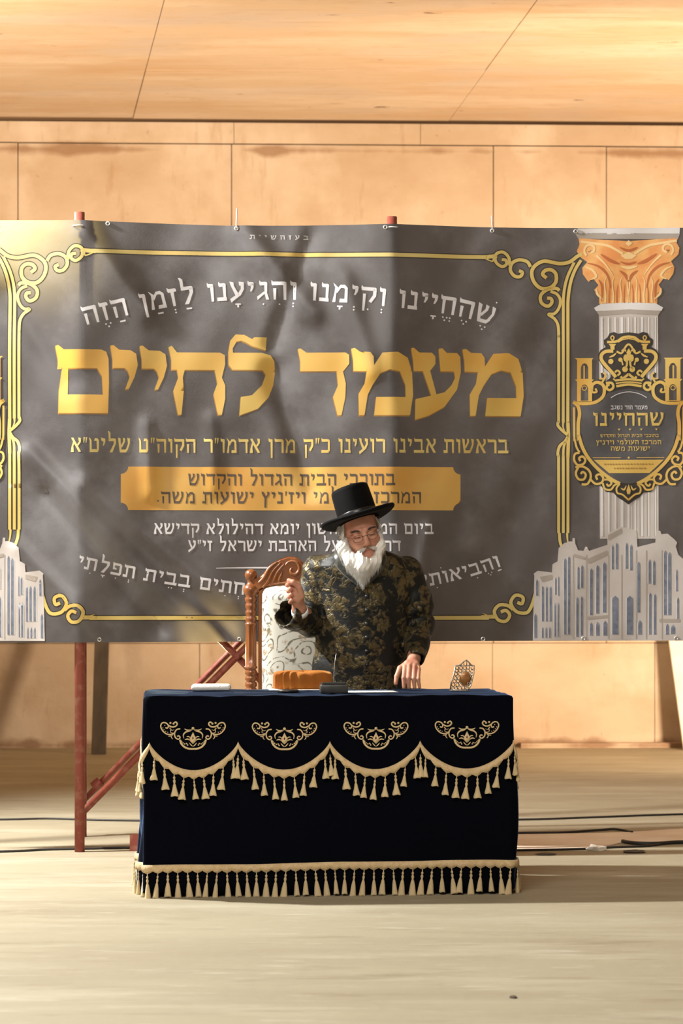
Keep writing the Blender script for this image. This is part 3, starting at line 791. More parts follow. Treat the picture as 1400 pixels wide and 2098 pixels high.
    for m_ in (lambda L_: L_, mir):
        g_.poly(m_(q2([(535, 240), (625, 240), (605, 265), (605, 310), (560, 310), (555, 265)]))); g_.stroke(m_(q2([(580, 200), (560, 165), (580, 140), (600, 165), (580, 200)])), 2.4)
        g_.disc(*m_(q2([(560, 450)]))[0], 5.5); g_.disc(*m_(q2([(675, 430)]))[0], 4.5); g_.stroke(m_(q2([(690, 440), (705, 495)])), 3, False)
        g_.disc(*m_(q2([(745, 410)]))[0], 6, ry=8); g_.stroke(m_(q2([(755, 430), (750, 500), (720, 545)])), 4); g_.disc(*m_(q2([(730, 545)]))[0], 6)
        g_.stroke(m_(q2([(540, 400), (590, 380), (625, 350)])), 4, taper=2)
        g_.stroke(m_(q2([(610, 580), (640, 560), (670, 590), (640, 620)])), 4); g_.stroke(m_(q2([(630, 330), (690, 350), (740, 270), (775, 240)])), 4); g_.stroke(m_(q2([(690, 330), (720, 300), (740, 330)])), 3)
        g_.stroke(m_(q2([(680, 630), (700, 655), (740, 630), (775, 600)])), 5); g_.poly(m_(q2([(580, 660), (615, 690), (600, 650)])))
    g_.poly(q2([(775, 290), (805, 345), (775, 400), (745, 345)]))
    g_.stroke(q2([(610, 680), (775, 665), (940, 680)]), 4.5); g_.stroke(q2([(625, 750), (775, 728), (930, 750)]), 5); g_.stroke(q2([(620, 715), (775, 698), (930, 715)]), 3)
    # towers
    for m_ in (lambda L_: L_, mir):
        for (x0_, y0_, x1_, y1_) in ((155, 430, 335, 665), (155, 685, 335, 930)):
            g_.poly(m_(q2([(x0_, y0_), (x1_, y0_), (x1_, y1_), (x0_, y1_)])), [m_(q2([(x0_ + 45, y1_ - 8), (x0_ + 45, y0_ + 90), (x0_ + 65, y0_ + 50), (x0_ + 90, y0_ + 40), (x1_ - 65, y0_ + 50), (x1_ - 45, y0_ + 90), (x1_ - 45, y1_ - 8)]))])
        g_.poly(m_(q2([(125, 408), (350, 408), (335, 432), (155, 432)]))); g_.poly(m_(q2([(130, 665), (355, 665), (340, 687), (150, 687)])))
        g_.stroke(m_(q2([(240, 500), (240, 655)])), 3, False); g_.spiral(*m_(q2([(243, 770)]))[0], 4.5, 4.5, 0, 360, 1.6)
    # text on the shield reads right to left on both sides
    put('shield_ornament', P2().add(g_, fx), 'gold', 5, 'gold crest with crown, towers and scrolls')
    ox = 0 if sx > 0 else (1188 - 2 * 1292.6)
    tx = P2()
    L5 = lambda z: 1160 + z / 5.833 + ox
    line(tx, 'שהחיינו', L5(1200), L5(345), 660 + 1225 / 5.833, 27)
    for u in (1105, 925, 790, 660): tx.poly([(L5(u - 16), 876), (L5(u + 16), 876), (L5(u), 880)])
    line(tx, 'בתוככי הבית הגדול והקדוש', L5(1135), L5(435), 880 + 78 / 5.833, 6)
    line(tx, 'המרכז העולמי ויז׳ניץ', L5(1165), L5(385), 880 + 165 / 5.833, 8.5)
    line(tx, 'ישועות משה', L5(1030), L5(560), 880 + 242 / 5.833, 9)
    put('shield_lettering', tx, 'goldpale', 6)
    tx = P2()
    line(tx, 'מעמד הוד נשגב', L5(1000), L5(560), 660 + 1028 / 5.833, 8)
    tx.stroke([(L5(560), 812), (L5(650), 804), (L5(775), 800), (L5(900), 804), (L5(990), 812)], 1.4)
    put('shield_lettering', tx, 'white', 6)
    tx = P2()
    for k_, (x0_, x1_, y_) in enumerate(((480, 1080, 405), (600, 960, 455))):          # too small in the photo to read: worn dashes
        rr = random.Random(k_); x = x0_
        while x < x1_:
            w_ = rr.uniform(14, 26); tx.rect(L5(x), 880 + (y_ - 10) / 5.833, L5(x + w_), 880 + (y_ + 6) / 5.833); x += w_ + rr.uniform(8, 18)
    put('shield_small_print', tx, 'goldbrown', 6)
    # building
    a = P2()
    a.poly(q6([(65, 1895), (80, 1310), (75, 1290), (110, 1265), (240, 1280), (245, 1205), (290, 1180), (300, 1060), (350, 1015), (400, 1000), (425, 1000), (425, 970), (445, 970), (450, 1020), (475, 1080), (525, 1085), (540, 1045), (555, 1050), (575, 1085), (740, 1030), (740, 930), (865, 865), (870, 868), (1000, 900), (1010, 1050), (1170, 1010), (1180, 905), (1215, 905), (1225, 935), (1280, 930), (1340, 980), (1365, 1010), (1355, 1050), (1375, 1120), (1420, 1160), (1420, 1895)]))
    put('building_print', P2().add(a, fx), 'stone', 3, 'printed pale palace building with tall windows')
    a, b, c_ = P2(), P2(), P2()
    wins = [(95, 115, 1340, 1490), (80, 102, 1650, 1870)] + [(x, x + 18, 1400, 1720) for x in (148, 184, 218)] + [(x, x + 14, 1770, 1870) for x in (148, 180, 212)]
    wins += [(268, 282, 1320, 1480), (295, 305, 1310, 1490), (262, 278, 1550, 1860), (290, 302, 1550, 1860), (348, 370, 1150, 1840), (384, 404, 1130, 1840), (470, 488, 1225, 1430), (502, 522, 1210, 1420), (460, 480, 1500, 1860), (500, 520, 1490, 1850)]
    wins += [(583, 608, 1240, 1665), (640, 665, 1210, 1650), (700, 730, 1185, 1640), (583, 608, 1730, 1850), (640, 668, 1725, 1850), (705, 738, 1715, 1850), (780, 798, 1030, 1250), (815, 836, 1010, 1250), (905, 924, 1010, 1245), (945, 966, 1025, 1260)]
    wins += [(785, 838, 1490, 1840), (915, 970, 1490, 1840), (1010, 1034, 1180, 1640), (1018, 1050, 1710, 1840), (1110, 1130, 1160, 1380), (1150, 1170, 1170, 1390), (1115, 1135, 1460, 1840), (1158, 1178, 1470, 1840), (1248, 1275, 1080, 1665), (1285, 1312, 1095, 1665), (1355, 1370, 1250, 1450), (1365, 1380, 1500, 1700), (1265, 1290, 1740, 1840), (1310, 1345, 1750, 1835)]
    for x0_, x1_, y0_, y1_ in wins:
        a.poly(q6([(x0_, y1_), (x0_, y0_ + 25), ((x0_ + x1_) / 2, y0_), (x1_, y0_ + 25), (x1_, y1_)]))
        b.stroke(q6([(x0_ - 6, y1_), (x0_ - 6, y0_ + 20)]), 1.4, False)
    for pts in ([(555, 1160), (740, 1080), (740, 1120), (570, 1200)], [(745, 945), (868, 880), (868, 920), (745, 990)], [(130, 1320), (240, 1300), (240, 1340), (150, 1365)], [(440, 1110), (540, 1140), (540, 1165), (440, 1140)], [(1205, 1700), (1390, 1700), (1390, 1730), (1205, 1730)], [(560, 1680), (745, 1665), (745, 1690), (560, 1705)]):
        c_.poly(q6(pts))
    for x in (430, 550, 750, 868, 1000, 1090, 1230): c_.stroke(q6([(x, 1120 if x < 1000 else 1080), (x, 1880)]), 1.6, False)
    put('building_window', P2().add(a, fx), 'window', 4); put('building_edge_light', P2().add(b, fx), 'stonelight', 4); put('building_edge_dark', P2().add(c_, fx), 'stonedark', 4)
side(1); side(-1)

# grommets and ties
M['steel'] = mat('grommet_steel', (0.75, 0.74, 0.72), .35, .8)
M['tie'] = mat('white_tie', (0.8, 0.8, 0.78), .5)
gv, gf = [], []
for i in range(14):
    for j in range(6):
        a, b = 2 * PI * i / 14, 2 * PI * j / 6
        r = .0075 + .0028 * math.cos(b)
        gv.append((r * math.cos(a), .0028 * math.sin(b), r * math.sin(a)))
for i in range(14):
    for j in range(6):
        gf.append((i * 6 + j, i * 6 + (j + 1) % 6, ((i + 1) % 14) * 6 + (j + 1) % 6, ((i + 1) % 14) * 6 + j))
gme = me_from(gv, gf, True)
for px, py in ((222, 459), (484, 466), (790, 465), (1011, 468), (1184, 468), (-60, 458), (205, 1310), (490, 1310), (992, 1310), (1200, 1309), (1390, 1308), (-80, 1310)):
    o = link('grommet', gme, M['steel']); o.location = bmap(px, py, .003); to_banner(o)
for px, ya, yb in ((484, 466, 424), (1011, 468, 436)):
    a, b = Vector(bmap(px, ya, .004)), Vector(bmap(px, top_py(px) - 2, .003)); c_ = b + Vector((0, .05, (top_py(px) - yb) * DB / K))
    V, F = tube([a, b, c_], .0032 if px < 600 else .002, 6)
    to_banner(link('cable_tie', me_from(V, F, True), M['tie']))
for x in (POST1, POST2):
    z = H + (Y0 - 470) * DB / K
    V = []
    ring = [(x + .034 * math.cos(2 * PI * k / 20), Yb(x, z) + .032 + .034 * math.sin(2 * PI * k / 20), z + .012) for k in range(21)]
    V, F = tube(ring, .003, 6)
    to_banner(link('cable_tie', me_from(V, F, True), M['tie']))

# ------------------------------------------------------------------ red steel frame that carries the banner
def bar(name, a, b, r, parent, seg=14):
    V, F = tube([a, b], r, seg); o = link(name, me_from(V, F, True), M['redsteel'])
    if parent is not None:
        o.parent = parent; o.matrix_parent_inverse = Matrix.Translation(parent.location).inverted()
    return o
RP = .0225
zt1, zt2 = H + (Y0 - 437) * 10.53 / K, H + (Y0 - 443) * 10.53 / K
yp = lambda x: DB + .03 * x + .002 + RP + .016
frame = tag(empty('scaffold_trestle', (0, 10.53, 0)), 'rust red tubular steel frame with crossed braces standing behind the banner', 'scaffold')
posts = [(POST1, zt1), (POST2, zt2), (POST2 + BAY, 2.72), (POST1 - BAY, 2.72)]
for x, zt in posts:
    bar('post', (x, yp(x), 0), (x, yp(x), zt), RP, frame, 18)
    V, F = lathe([(.030, 0), (.030, .018), (.024, .022)], 18)
    o = link('collar', me_from(V, F, True), M['redsteel'], frame); o.location = (x, yp(x) - 10.53, zt - .10)
def Q(px, py, d): return P(px, py, d)
yb1 = 10.53 + .05
zA, zB = H + (Y0 - 1668) * 10.55 / K, H + (Y0 - 1024) * 10.55 / K
bar('brace', (POST1, yb1, zA), (POST2, yb1, zB), .016, frame)
bar('brace', (POST1, yb1 + .035, zB), (POST2, yb1 + .035, zA), .016, frame)
V, F = tube([((POST1 + POST2) / 2, yb1 - .02, (zA + zB) / 2), ((POST1 + POST2) / 2, yb1 + .06, (zA + zB) / 2)], .012, 8)
o = link('pivot_bolt', me_from(V, F), M['redsteel'], frame); o.matrix_parent_inverse = Matrix.Translation(frame.location).inverted()
p_ = FLOOR(186, 1712)
frame2 = tag(empty('scaffold_trestle', (0, 11.15, 0)), 'second thinner red steel frame close behind the crossed one', 'scaffold')
xr0 = (169 - CX) * 11.15 / K; xr1 = xr0 + BAY
for x in (xr0, xr1): bar('post', (x, 11.15, 0), (x, 11.15, 2.55), .020, frame2)
bar('brace', (xr0, 11.19, H + (Y0 - 1642) * 11.15 / K), (xr1, 11.19, H + (Y0 - 1642) * 11.15 / K + 1.42), .015, frame2)
o = bar('clamp', Q(192, 1613, 11.19), Q(206, 1600, 11.19), .026, frame2)
# short red beam on the floor behind the table
b0, b1 = FLOOR(266, 1744), FLOOR(480, 1744)
bm = bmesh.new()
for (ya, yb_, za, zb_) in ((0, .05, 0, .008), (0, .05, .066, .074), (0, .008, .008, .066)):
    bm_box(bm, b0.x, b1.x, b0.y + ya, b0.y + yb_, za, zb_)
tag(link('steel_channel', bm_me(bm), M['redsteel']), 'short red steel channel lying on the floor behind the table', 'steel bar')

# ------------------------------------------------------------------ table and its cloth
TA = math.radians(4.5)
TW, TD, TZ = 1.425, .60, .765
tcx, tcy = -.045 - math.sin(TA) * TD / 2, 9.0 + math.cos(TA) * TD / 2
TM = Matrix.Translation((tcx, tcy, 0)) @ Matrix.Rotation(TA, 4, 'Z')
TMi = TM.inverted()
def on_front(px, py):
    """photo point on the front face of the cloth -> table-local (x, z)"""
    o = TMi @ Vector((0, 0, H)); dv = TMi.to_3x3() @ Vector(((px - CX) / K, 1, (Y0 - py) / K))
    t_ = (-TD / 2 - o.y) / dv.y
    p = o + dv * t_
    return p.x, p.z
def on_top(px, py, z=TZ):
    dv = Vector(((px - CX) / K, 1, (Y0 - py) / K)); t_ = (z - H) / dv.z
    return Vector((0, 0, H)) + dv * t_
M['tablewood'] = mat('table_wood', (0.32, 0.20, 0.11), .6, col2=(0.25, 0.15, 0.08), nscale=5, stretch=(1, 8, 8))
table = tag(empty('folding_table', (tcx, tcy, 0), TA), 'rectangular table hidden beneath the dark velvet cloth', 'table')
link('table_top', box_me(-TW / 2 + .03, TW / 2 - .03, -TD / 2 + .03, TD / 2 - .03, TZ - .04, TZ - .012, .005), M['tablewood'], table)
for sx in (-1, 1):
    for sy in (-1, 1):
        V, F = tube([(sx * .60, sy * .21, 0), (sx * .58, sy * .20, TZ - .04)], .016, 10)
        link('leg', me_from(V, F, True), M['cable'], table)

# perimeter of the cloth as a rounded rectangle; s = 0 at the front left corner, going right
RC = .022
def base(s):
    per = 2 * (TW + TD); s %= per
    L_ = [(-TW / 2, -TD / 2, 1, 0, TW), (TW / 2, -TD / 2, 0, 1, TD), (TW / 2, TD / 2, -1, 0, TW), (-TW / 2, TD / 2, 0, -1, TD)]
    for x, y, dx, dy, ln in L_:
        if s <= ln:
            px, py = x + dx * s, y + dy * s
            n = Vector((dy, -dx, 0))
            e = min(s, ln - s)
            if e < RC:                                    # round the corner off
                f = 1 - e / RC
                inx = -dx if s > ln / 2 else dx; iny = -dy if s > ln / 2 else dy
                n = (n - Vector((inx, iny, 0)) * f * .98).normalized()
                cc = Vector((px, py, 0)) + Vector((inx, iny, 0)) * (RC - e) - Vector((dy, -dx, 0)) * RC
                p = cc + n * RC
                return p, n
            return Vector((px, py, 0)), n
        s -= ln
    return Vector((-TW / 2, -TD / 2, 0)), Vector((-1, -1, 0)).normalized()
def disp(s, z):
    k = (TZ - z) / TZ
    front = s < TW
    a = .005 * k + .003 * k * math.sin(s * 9 + 1) + (.0025 * k * math.sin(31 * s + 4 * z) if front else 0)
    if not front:
        a += .016 * k * math.sin(s * 26 + 5 * z) + .010 * k * math.sin(s * 47 - 9 * z)
    e = min(s % (2 * (TW + TD)), abs(TW - s))
    a += .004 * k * math.exp(-(e / .05) ** 2)
    return a
def cloth(s, z, off=0.0):
    p, n = base(s)
    q = p + n * (disp(s % (2 * (TW + TD)), z) + off)
    return Vector((q.x, q.y, z))
M['velvet'] = mat('navy_velvet', (0.0016, 0.0022, 0.0050), .92, spec=.05, sheen=1.0, sheen_col=(0.30, 0.50, 1.0), sheen_rough=.22, bump=.12, bscale=220)
M['trim'] = mat('gold_braid', (0.70, 0.53, 0.31), .65, col2=(0.60, 0.43, 0.22), nscale=60, bump=.5, bscale=200, sheen=.3)
M['tassel'] = mat('gold_tassel', (0.74, 0.59, 0.34), .6, col2=(0.64, 0.48, 0.24), nscale=30, bump=.5, bscale=260, stretch=(3, 3, .3), sheen=.4)
M['thread'] = mat('gold_thread', (0.72, 0.56, 0.31), .5, col2=(0.70, 0.40, 0.26), nscale=30, ramp=(.55, .75), bump=.4, bscale=300)
tc_ = tag(empty('tablecloth', (tcx, tcy, 0), TA), 'floor-length dark navy velvet tablecloth with gold embroidery and tassel fringe', 'tablecloth')
per = 2 * (TW + TD)
ss = []
x = 0.0
while x < per - 1e-6:
    ss.append(x)
    u = x if x < TW else (x - TW if x < TW + TD else (x - TW - TD if x < 2 * TW + TD else x - 2 * TW - TD))
    ln = TW if (x < TW or TW + TD <= x < 2 * TW + TD) else TD
    x += .0055 if (u < .03 or u > ln - .034) else .0125
NS = len(ss)
V, F = [], []
zs = [TZ - .012, TZ - .03, TZ - .06] + [TZ - .06 - (TZ - .078) * k / 26 for k in range(1, 27)]
rings = []
for f in (.10, .45, .75, .92, .98):
    rings.append([Vector((cloth(s, TZ).x * f, cloth(s, TZ).y * f, TZ + .0025 * math.sin(17 * s) * math.sin(f * 9) + .0015 * math.sin(41 * s))) for s in ss])
rings.append([cloth(s, TZ - .003, -.006) for s in ss])
rings += [[cloth(s, z) for s in ss] for z in zs]
for r_ in rings: V += r_
for i in range(len(rings) - 1):
    for k in range(NS):
        a, b = i * NS + k, i * NS + (k + 1) % NS
        F.append((a, a + NS, b + NS, b))
F.append(tuple(range(NS)))
me = me_from(V, F, True)
o = link('cloth', me, M['velvet'], tc_)
md = o.modifiers.new('thick', 'SOLIDIFY'); md.thickness = .002; md.offset = -1

# tassel
def tassel_me(L_=.082, r=.0155):
    pr_ = [(.0012, 0), (.0014, -.010), (.0040, -.013), (.0040, -.018), (.0018, -.021), (.0046, -.025), (.0046, -.031), (.0028, -.037), (.0052, -.043), (.0085, -.060), (r * .9, -L_ + .006), (r, -L_)]
    V, F = lathe([(a, b) for a, b in reversed(pr_)], 9)
    V = [(x * (1 + .10 * math.sin(5 * math.atan2(y, x))), y * .75 * (1 + .10 * math.sin(5 * math.atan2(y, x))), z + (.002 * math.sin(3 * math.atan2(y, x)) if z < -.07 else 0)) for x, y, z in V]
    return me_from(V, F, True)
TM1, TM2 = tassel_me(.084, .0150), tassel_me(.098, .0135)
def hang(me, s, z, rr):
    p = cloth(s, z, .010)
    o = link('tassel', me, M['tassel'], tc_)
    _, n = base(s)
    o.location = p
    o.rotation_euler = (rr.uniform(-.03, .03), rr.uniform(-.10, .10), math.atan2(n.y, n.x) + PI / 2 + rr.uniform(-.2, .2))
    sc = rr.uniform(.93, 1.05); o.scale = (sc * rr.uniform(.9, 1.15), sc, sc)
rr = random.Random(11)
def braid(name, fn, s0, s1, n, wdt, teeth, depth, off=.0035, th=.004):
    """ribbon along the cloth; fn(s) = z of its upper edge; pointed lower edge"""
    V, F = [], []
    for i in range(n + 1):
        s = s0 + (s1 - s0) * i / n
        z = fn(s)
        lo = z - wdt - depth * (1 - abs(2 * ((i / n * teeth) % 1) - 1)) ** .8
        V += [cloth(s, z, off), cloth(s, lo, off), cloth(s, z, off + th), cloth(s, (z * .5 + lo * .5), off + th * 1.5), cloth(s, lo, off + th)]
    for i in range(n):
        a, b = 5 * i, 5 * i + 5
        F += [(a + 2, a + 3, b + 3, b + 2), (a + 3, a + 4, b + 4, b + 3), (a, a + 2, b + 2, b), (a + 4, a + 1, b + 1, b + 4), (a + 1, a, b, b + 1)]
    me = me_from(V, F, True)
    bm = bmesh.new(); bm.from_mesh(me); bmesh.ops.recalc_face_normals(bm, faces=bm.faces); bm.to_mesh(me); bm.free()
    return link(name, me, M['trim'], tc_)
zpk = on_front(675, 1518)[1]; zlo = on_front(675, 1576)[1]
pk = [on_front(px, 1518)[0] + TW / 2 for px in (306, 488, 676, 861, 1052)]
def swag(sa, sb, dz=0.0):
    return lambda s: zpk + dz - (zpk - zlo) * max(0, math.sin(PI * min(1, max(0, (s - sa) / (sb - sa))))) ** .72
for a, b in zip(pk[:-1], pk[1:]):
    fn = swag(a, b)
    braid('swag_braid', fn, a, b, 64, .0235, 9, .012)
    for k in range(9):
        s = a + (b - a) * (k + .5) / 9
        hang(TM1, s, fn(s) - .031, rr)
    hang(TM1, b, zpk - .052, rr)
per = 2 * (TW + TD)
for sa, sb in ((pk[-1], TW + .28), (TW + .28, TW + TD - .02), (per - TD + .02, per - .30), (per - .30, per + pk[0])):
    fn = swag(sa, sb, -.004)
    n_ = 7
    braid('swag_braid', fn, sa, sb, 56, .0235, n_, .012)
    for k in range(n_):
        s = sa + (sb - sa) * (k + .5) / n_
        hang(TM1, s, fn(s) - .031, rr)
def zb(s):
    return .128 + .004 * math.sin(s * 3.1 + 4.2) + .0015 * math.sin(s * 11)
braid('hem_braid', zb, 0.0, TW, 38 * 8, .0235, 38, .010)
for k in range(38):
    s = TW * (k + .5) / 38; hang(TM2, s, zb(s) - .030, rr)
for s0, s1 in ((TW, TW + TD), (per - TD, per)):
    braid('hem_braid', zb, s0, s1, 16 * 8, .0235, 16, .010)
    for k in range(16):
        s = s0 + (s1 - s0) * (k + .5) / 16; hang(TM2, s, zb(s) - .030, rr)

# embroidered motif, drawn once, four copies
em = Print()
def E(pts): return [(490 + x / 7, 1460 + y / 7) for x, y in pts]
def Em(pts): return E([(2 * 652 - x, y) for x, y in pts])
for f in (E, Em):
    em.stroke(f([(385, 300), (330, 320), (270, 310), (215, 260), (192, 200), (215, 155), (265, 155), (300, 190), (290, 228), (258, 222)]), 2.6)
    em.stroke(f([(305, 190), (350, 212), (400, 205), (428, 172), (408, 142), (378, 158)]), 2.8); em.disc(*f([(330, 155)])[0], 2.2); em.disc(*f([(375, 165)])[0], 2.2)
    em.stroke(f([(320, 225), (350, 260), (385, 250)]), 2.0, taper=1); em.stroke(f([(340, 240), (330, 285), (375, 300)]), 2.0, taper=1)
    em.stroke(f([(300, 345), (340, 340), (370, 320)]), 2.0, taper=2); em.stroke(f([(365, 388), (345, 360), (350, 330)]), 2.0, taper=2)
    em.stroke(f([(470, 240), (420, 250), (390, 300), (400, 360), (440, 388), (468, 365), (450, 340), (425, 348)]), 2.6)
    for x, y in ((222, 225), (238, 252), (262, 275), (292, 288), (250, 190)): em.disc(*f([(x, y)])[0], 1.1, 6)
    em.stroke(f([(468, 395), (485, 450), (530, 498), (590, 522), (652, 525)]), 3.8)
    for x, y in ((490, 420), (510, 440), (535, 455), (562, 450), (575, 470)): em.disc(*f([(x, y)])[0], 1.5, 7)
    em.stroke(f([(522, 378), (515, 325), (550, 285), (610, 268), (645, 245)]), 3.0, taper=2); em.stroke(f([(530, 238), (570, 258), (615, 258), (645, 245)]), 2.8, taper=2)
    em.stroke(f([(560, 352), (590, 350), (620, 372)]), 2.2, taper=2); em.stroke(f([(535, 395), (575, 385), (612, 405)]), 2.6, taper=2); em.stroke(f([(600, 440), (625, 470), (650, 490)]), 2.0, taper=2)
em.poly(E([(652, 285), (675, 335), (700, 375), (690, 420), (652, 455), (614, 420), (604, 375), (629, 335)]), [E([(652, 345), (642, 372), (652, 400), (662, 372)])])
em.disc(*E([(652, 232)])[0], 3.0)
mx0, mz0 = on_front(583.1, 1508)
def emap(x, y, lift):
    a, b = on_front(x, y); return (a - mx0, -lift, b - mz0)
eme = em.mesh(emap, 0, cell=None)
bm = bmesh.new(); bm.from_mesh(eme)
r_ = bmesh.ops.extrude_face_region(bm, geom=bm.faces[:])
for v in r_['geom']:
    if isinstance(v, bmesh.types.BMVert): v.co.y -= .0022
bmesh.ops.recalc_face_normals(bm, faces=bm.faces); bm.to_mesh(eme); bm.free()
for px, py in ((395.5, 1507), (583, 1508), (770.5, 1507), (957, 1505)):
    a, b = on_front(px, py)
    p = cloth(a + TW / 2, b, .0015)
    o = link('embroidery', eme, M['thread'], tc_); o.location = (a, p.y, b)

# ------------------------------------------------------------------ carved chair
M['carved'] = mat('carved_walnut', (0.30, 0.105, 0.030), .33, col2=(0.20, 0.062, 0.018), nscale=9, stretch=(2, 2, .5), bump=.08, bscale=70, coat=.3)
def brocade_cream():
    m = mat('cream_brocade', (0.70, 0.68, 0.62), .5, sheen=.3)
    nt = m.node_tree; N, L = nt.nodes, nt.links; b = N['Principled BSDF']
    tc = N.new('ShaderNodeTexCoord')
    def n_(t, **kw):
        n = N.new(t)
        for k_, v_ in kw.items(): setattr(n, k_, v_)
        return n
    def mr(a, lo, hi, o0=0.0, o1=1.0):
        r = N.new('ShaderNodeMapRange'); r.inputs[1].default_value = lo; r.inputs[2].default_value = hi; r.inputs[3].default_value = o0; r.inputs[4].default_value = o1
        L.new(a, r.inputs[0]); return r.outputs[0]
    def noise(sc, det=1.0):
        n = N.new('ShaderNodeTexNoise'); n.inputs['Scale'].default_value = sc; n.inputs['Detail'].default_value = det; L.new(tc.outputs['Object'], n.inputs['Vector']); return n.outputs[0]
    def mth(op, a, b_):
        n = n_('ShaderNodeMath', operation=op); L.new(a, n.inputs[0])
        if isinstance(b_, (int, float)): n.inputs[1].default_value = b_
        else: L.new(b_, n.inputs[1])
        return n.outputs[0]
    band = mth('SINE', mth('MULTIPLY', noise(7.5), 34.0), 0)                  # curling tendrils: level lines of a soft noise
    vine = mth('MULTIPLY', mr(mth('ABSOLUTE', band, 0), .45, .22), mr(noise(60, 2), .36, .46))
    v = n_('ShaderNodeTexVoronoi'); v.inputs['Scale'].default_value = 17; L.new(tc.outputs['Object'], v.inputs['Vector'])
    ring = mth('MULTIPLY', mr(v.outputs['Distance'], .34, .24), mr(noise(70, 2), .40, .60))
    x1 = n_('ShaderNodeMix', data_type='RGBA'); x1.inputs[6].default_value = (0.56, 0.545, 0.49, 1); x1.inputs[7].default_value = (0.13, 0.12, 0.085, 1); L.new(vine, x1.inputs[0])
    x2 = n_('ShaderNodeMix', data_type='RGBA'); L.new(x1.outputs[2], x2.inputs[6]); x2.inputs[7].default_value = (0.30, 0.22, 0.13, 1); L.new(ring, x2.inputs[0])
    L.new(x2.outputs[2], b.inputs['Base Color'])
    return m
M['cream'] = brocade_cream()
DC = 10.36
cz = lambda py: H + (Y0 - py) * DC / K
cxw = lambda px: (px - CX) * DC / K
XL = cxw(514.5); XR = XL + .615; XC = (XL + XR) / 2
chair = tag(empty('carved_armchair', (XC, DC, 0)), 'tall carved walnut chair with cream brocade back behind the man', 'chair')
u = DC / K
prof = [(.020, 0), (.026, .02), (.030, .06), (.022, .12), (.026, .30), (.033, .36), (.033, .50), (.028, .52), (.028, cz(1412))]
for py, r in ((1409, 10), (1405, 13), (1399, 13), (1396, 9.5), (1393, 13), (1387, 13), (1384, 9.5), (1381, 13), (1375, 13), (1371, 10), (1369, 14), (1366, 14), (1364, 12.2), (1340, 12.6), (1310, 12.6), (1282, 12.0), (1280, 13.5), (1277, 13.5), (1275, 10), (1271, 12.5), (1265, 12.5), (1262, 9.5), (1258, 12.2), (1252, 12.2), (1249, 9.5), (1245, 12.5), (1238, 12.5), (1235, 10), (1231, 13.5), (1226, 13.5), (1222, 11), (1218, 14), (1212, 17), (1206, 17.5), (1201, 15), (1197, 10), (1194, 8), (1190, 8), (1187, 10), (1184, 12.5), (1178, 14), (1172, 12.5), (1168, 8.5), (1166, 3)):
    prof.append((r * u * .93, cz(py)))
V, F = lathe(prof, 40, 8, .006, (cz(1362), cz(1283)))
pme = me_from(V, F, True)
for x in (XL, XR):
    o = link('back_post', pme, M['carved'], chair); o.location = (x - XC, 0, 0)
# crest rail
half = [(-.300, 1187), (-.285, 1186), (-.262, 1178), (-.240, 1168), (-.215, 1155), (-.180, 1145), (-.145, 1140), (-.110, 1141), (-.085, 1148), (-.068, 1158), (-.050, 1152), (-.025, 1140), (0, 1136)]
lowr = [(0, 1196), (-.060, 1198), (-.150, 1198), (-.215, 1202), (-.262, 1208), (-.285, 1216), (-.296, 1214)]
outl = [(x, cz(y)) for x, y in half] + [(-x, cz(y)) for x, y in half[-2::-1]] + [(-x, cz(y)) for x, y in lowr[::-1][:-1]] + [(x, cz(y)) for x, y in lowr]
bm = bmesh.new()
f = bm.faces.new([bm.verts.new((x, -.022, z)) for x, z in outl])
r_ = bmesh.ops.extrude_face_region(bm, geom=[f])
for v in r_['geom']:
    if isinstance(v, bmesh.types.BMVert): v.co.y = .022
bmesh.ops.bevel(bm, geom=[e for e in bm.edges if abs(e.verts[0].co.y - e.verts[1].co.y) < .001], offset=.008, segments=3, affect='EDGES')
crest = link('crest_rail', bm_me(bm, False), M['carved'], chair)
for sgn in (-1, 1):
    leafs = [[(-.275, 1195), (-.250, 1184), (-.225, 1164), (-.190, 1151)], [(-.255, 1204), (-.232, 1190), (-.210, 1170), (-.175, 1153)], [(-.225, 1203), (-.208, 1190), (-.190, 1172), (-.160, 1156)],
             [(-.190, 1198), (-.180, 1184), (-.168, 1170)], [(-.240, 1200), (-.200, 1196), (-.150, 1194), (-.090, 1193), (-.030, 1192)]]
    sp = [(-.120 + (.040 - .0026 * k) * math.cos(k * .55 + 3.4), 1167 + (20 - 1.3 * k) * math.sin(k * .55 + 3.4)) for k in range(14)]
    for L_ in leafs + [sp, [(-.060, 1192), (-.045, 1175), (-.025, 1160), (0, 1150)]]:
        c = crom([(sgn * -x * -1, -.021, cz(y)) for x, y in L_], 5)
        n = len(c)
        V, F = tube(c, [.0035 + .006 * math.sin(PI * min(.97, (i + 1) / n)) for i in range(n)], 7)
        link('carved_leaf', me_from(V, F, True), M['carved'], crest)
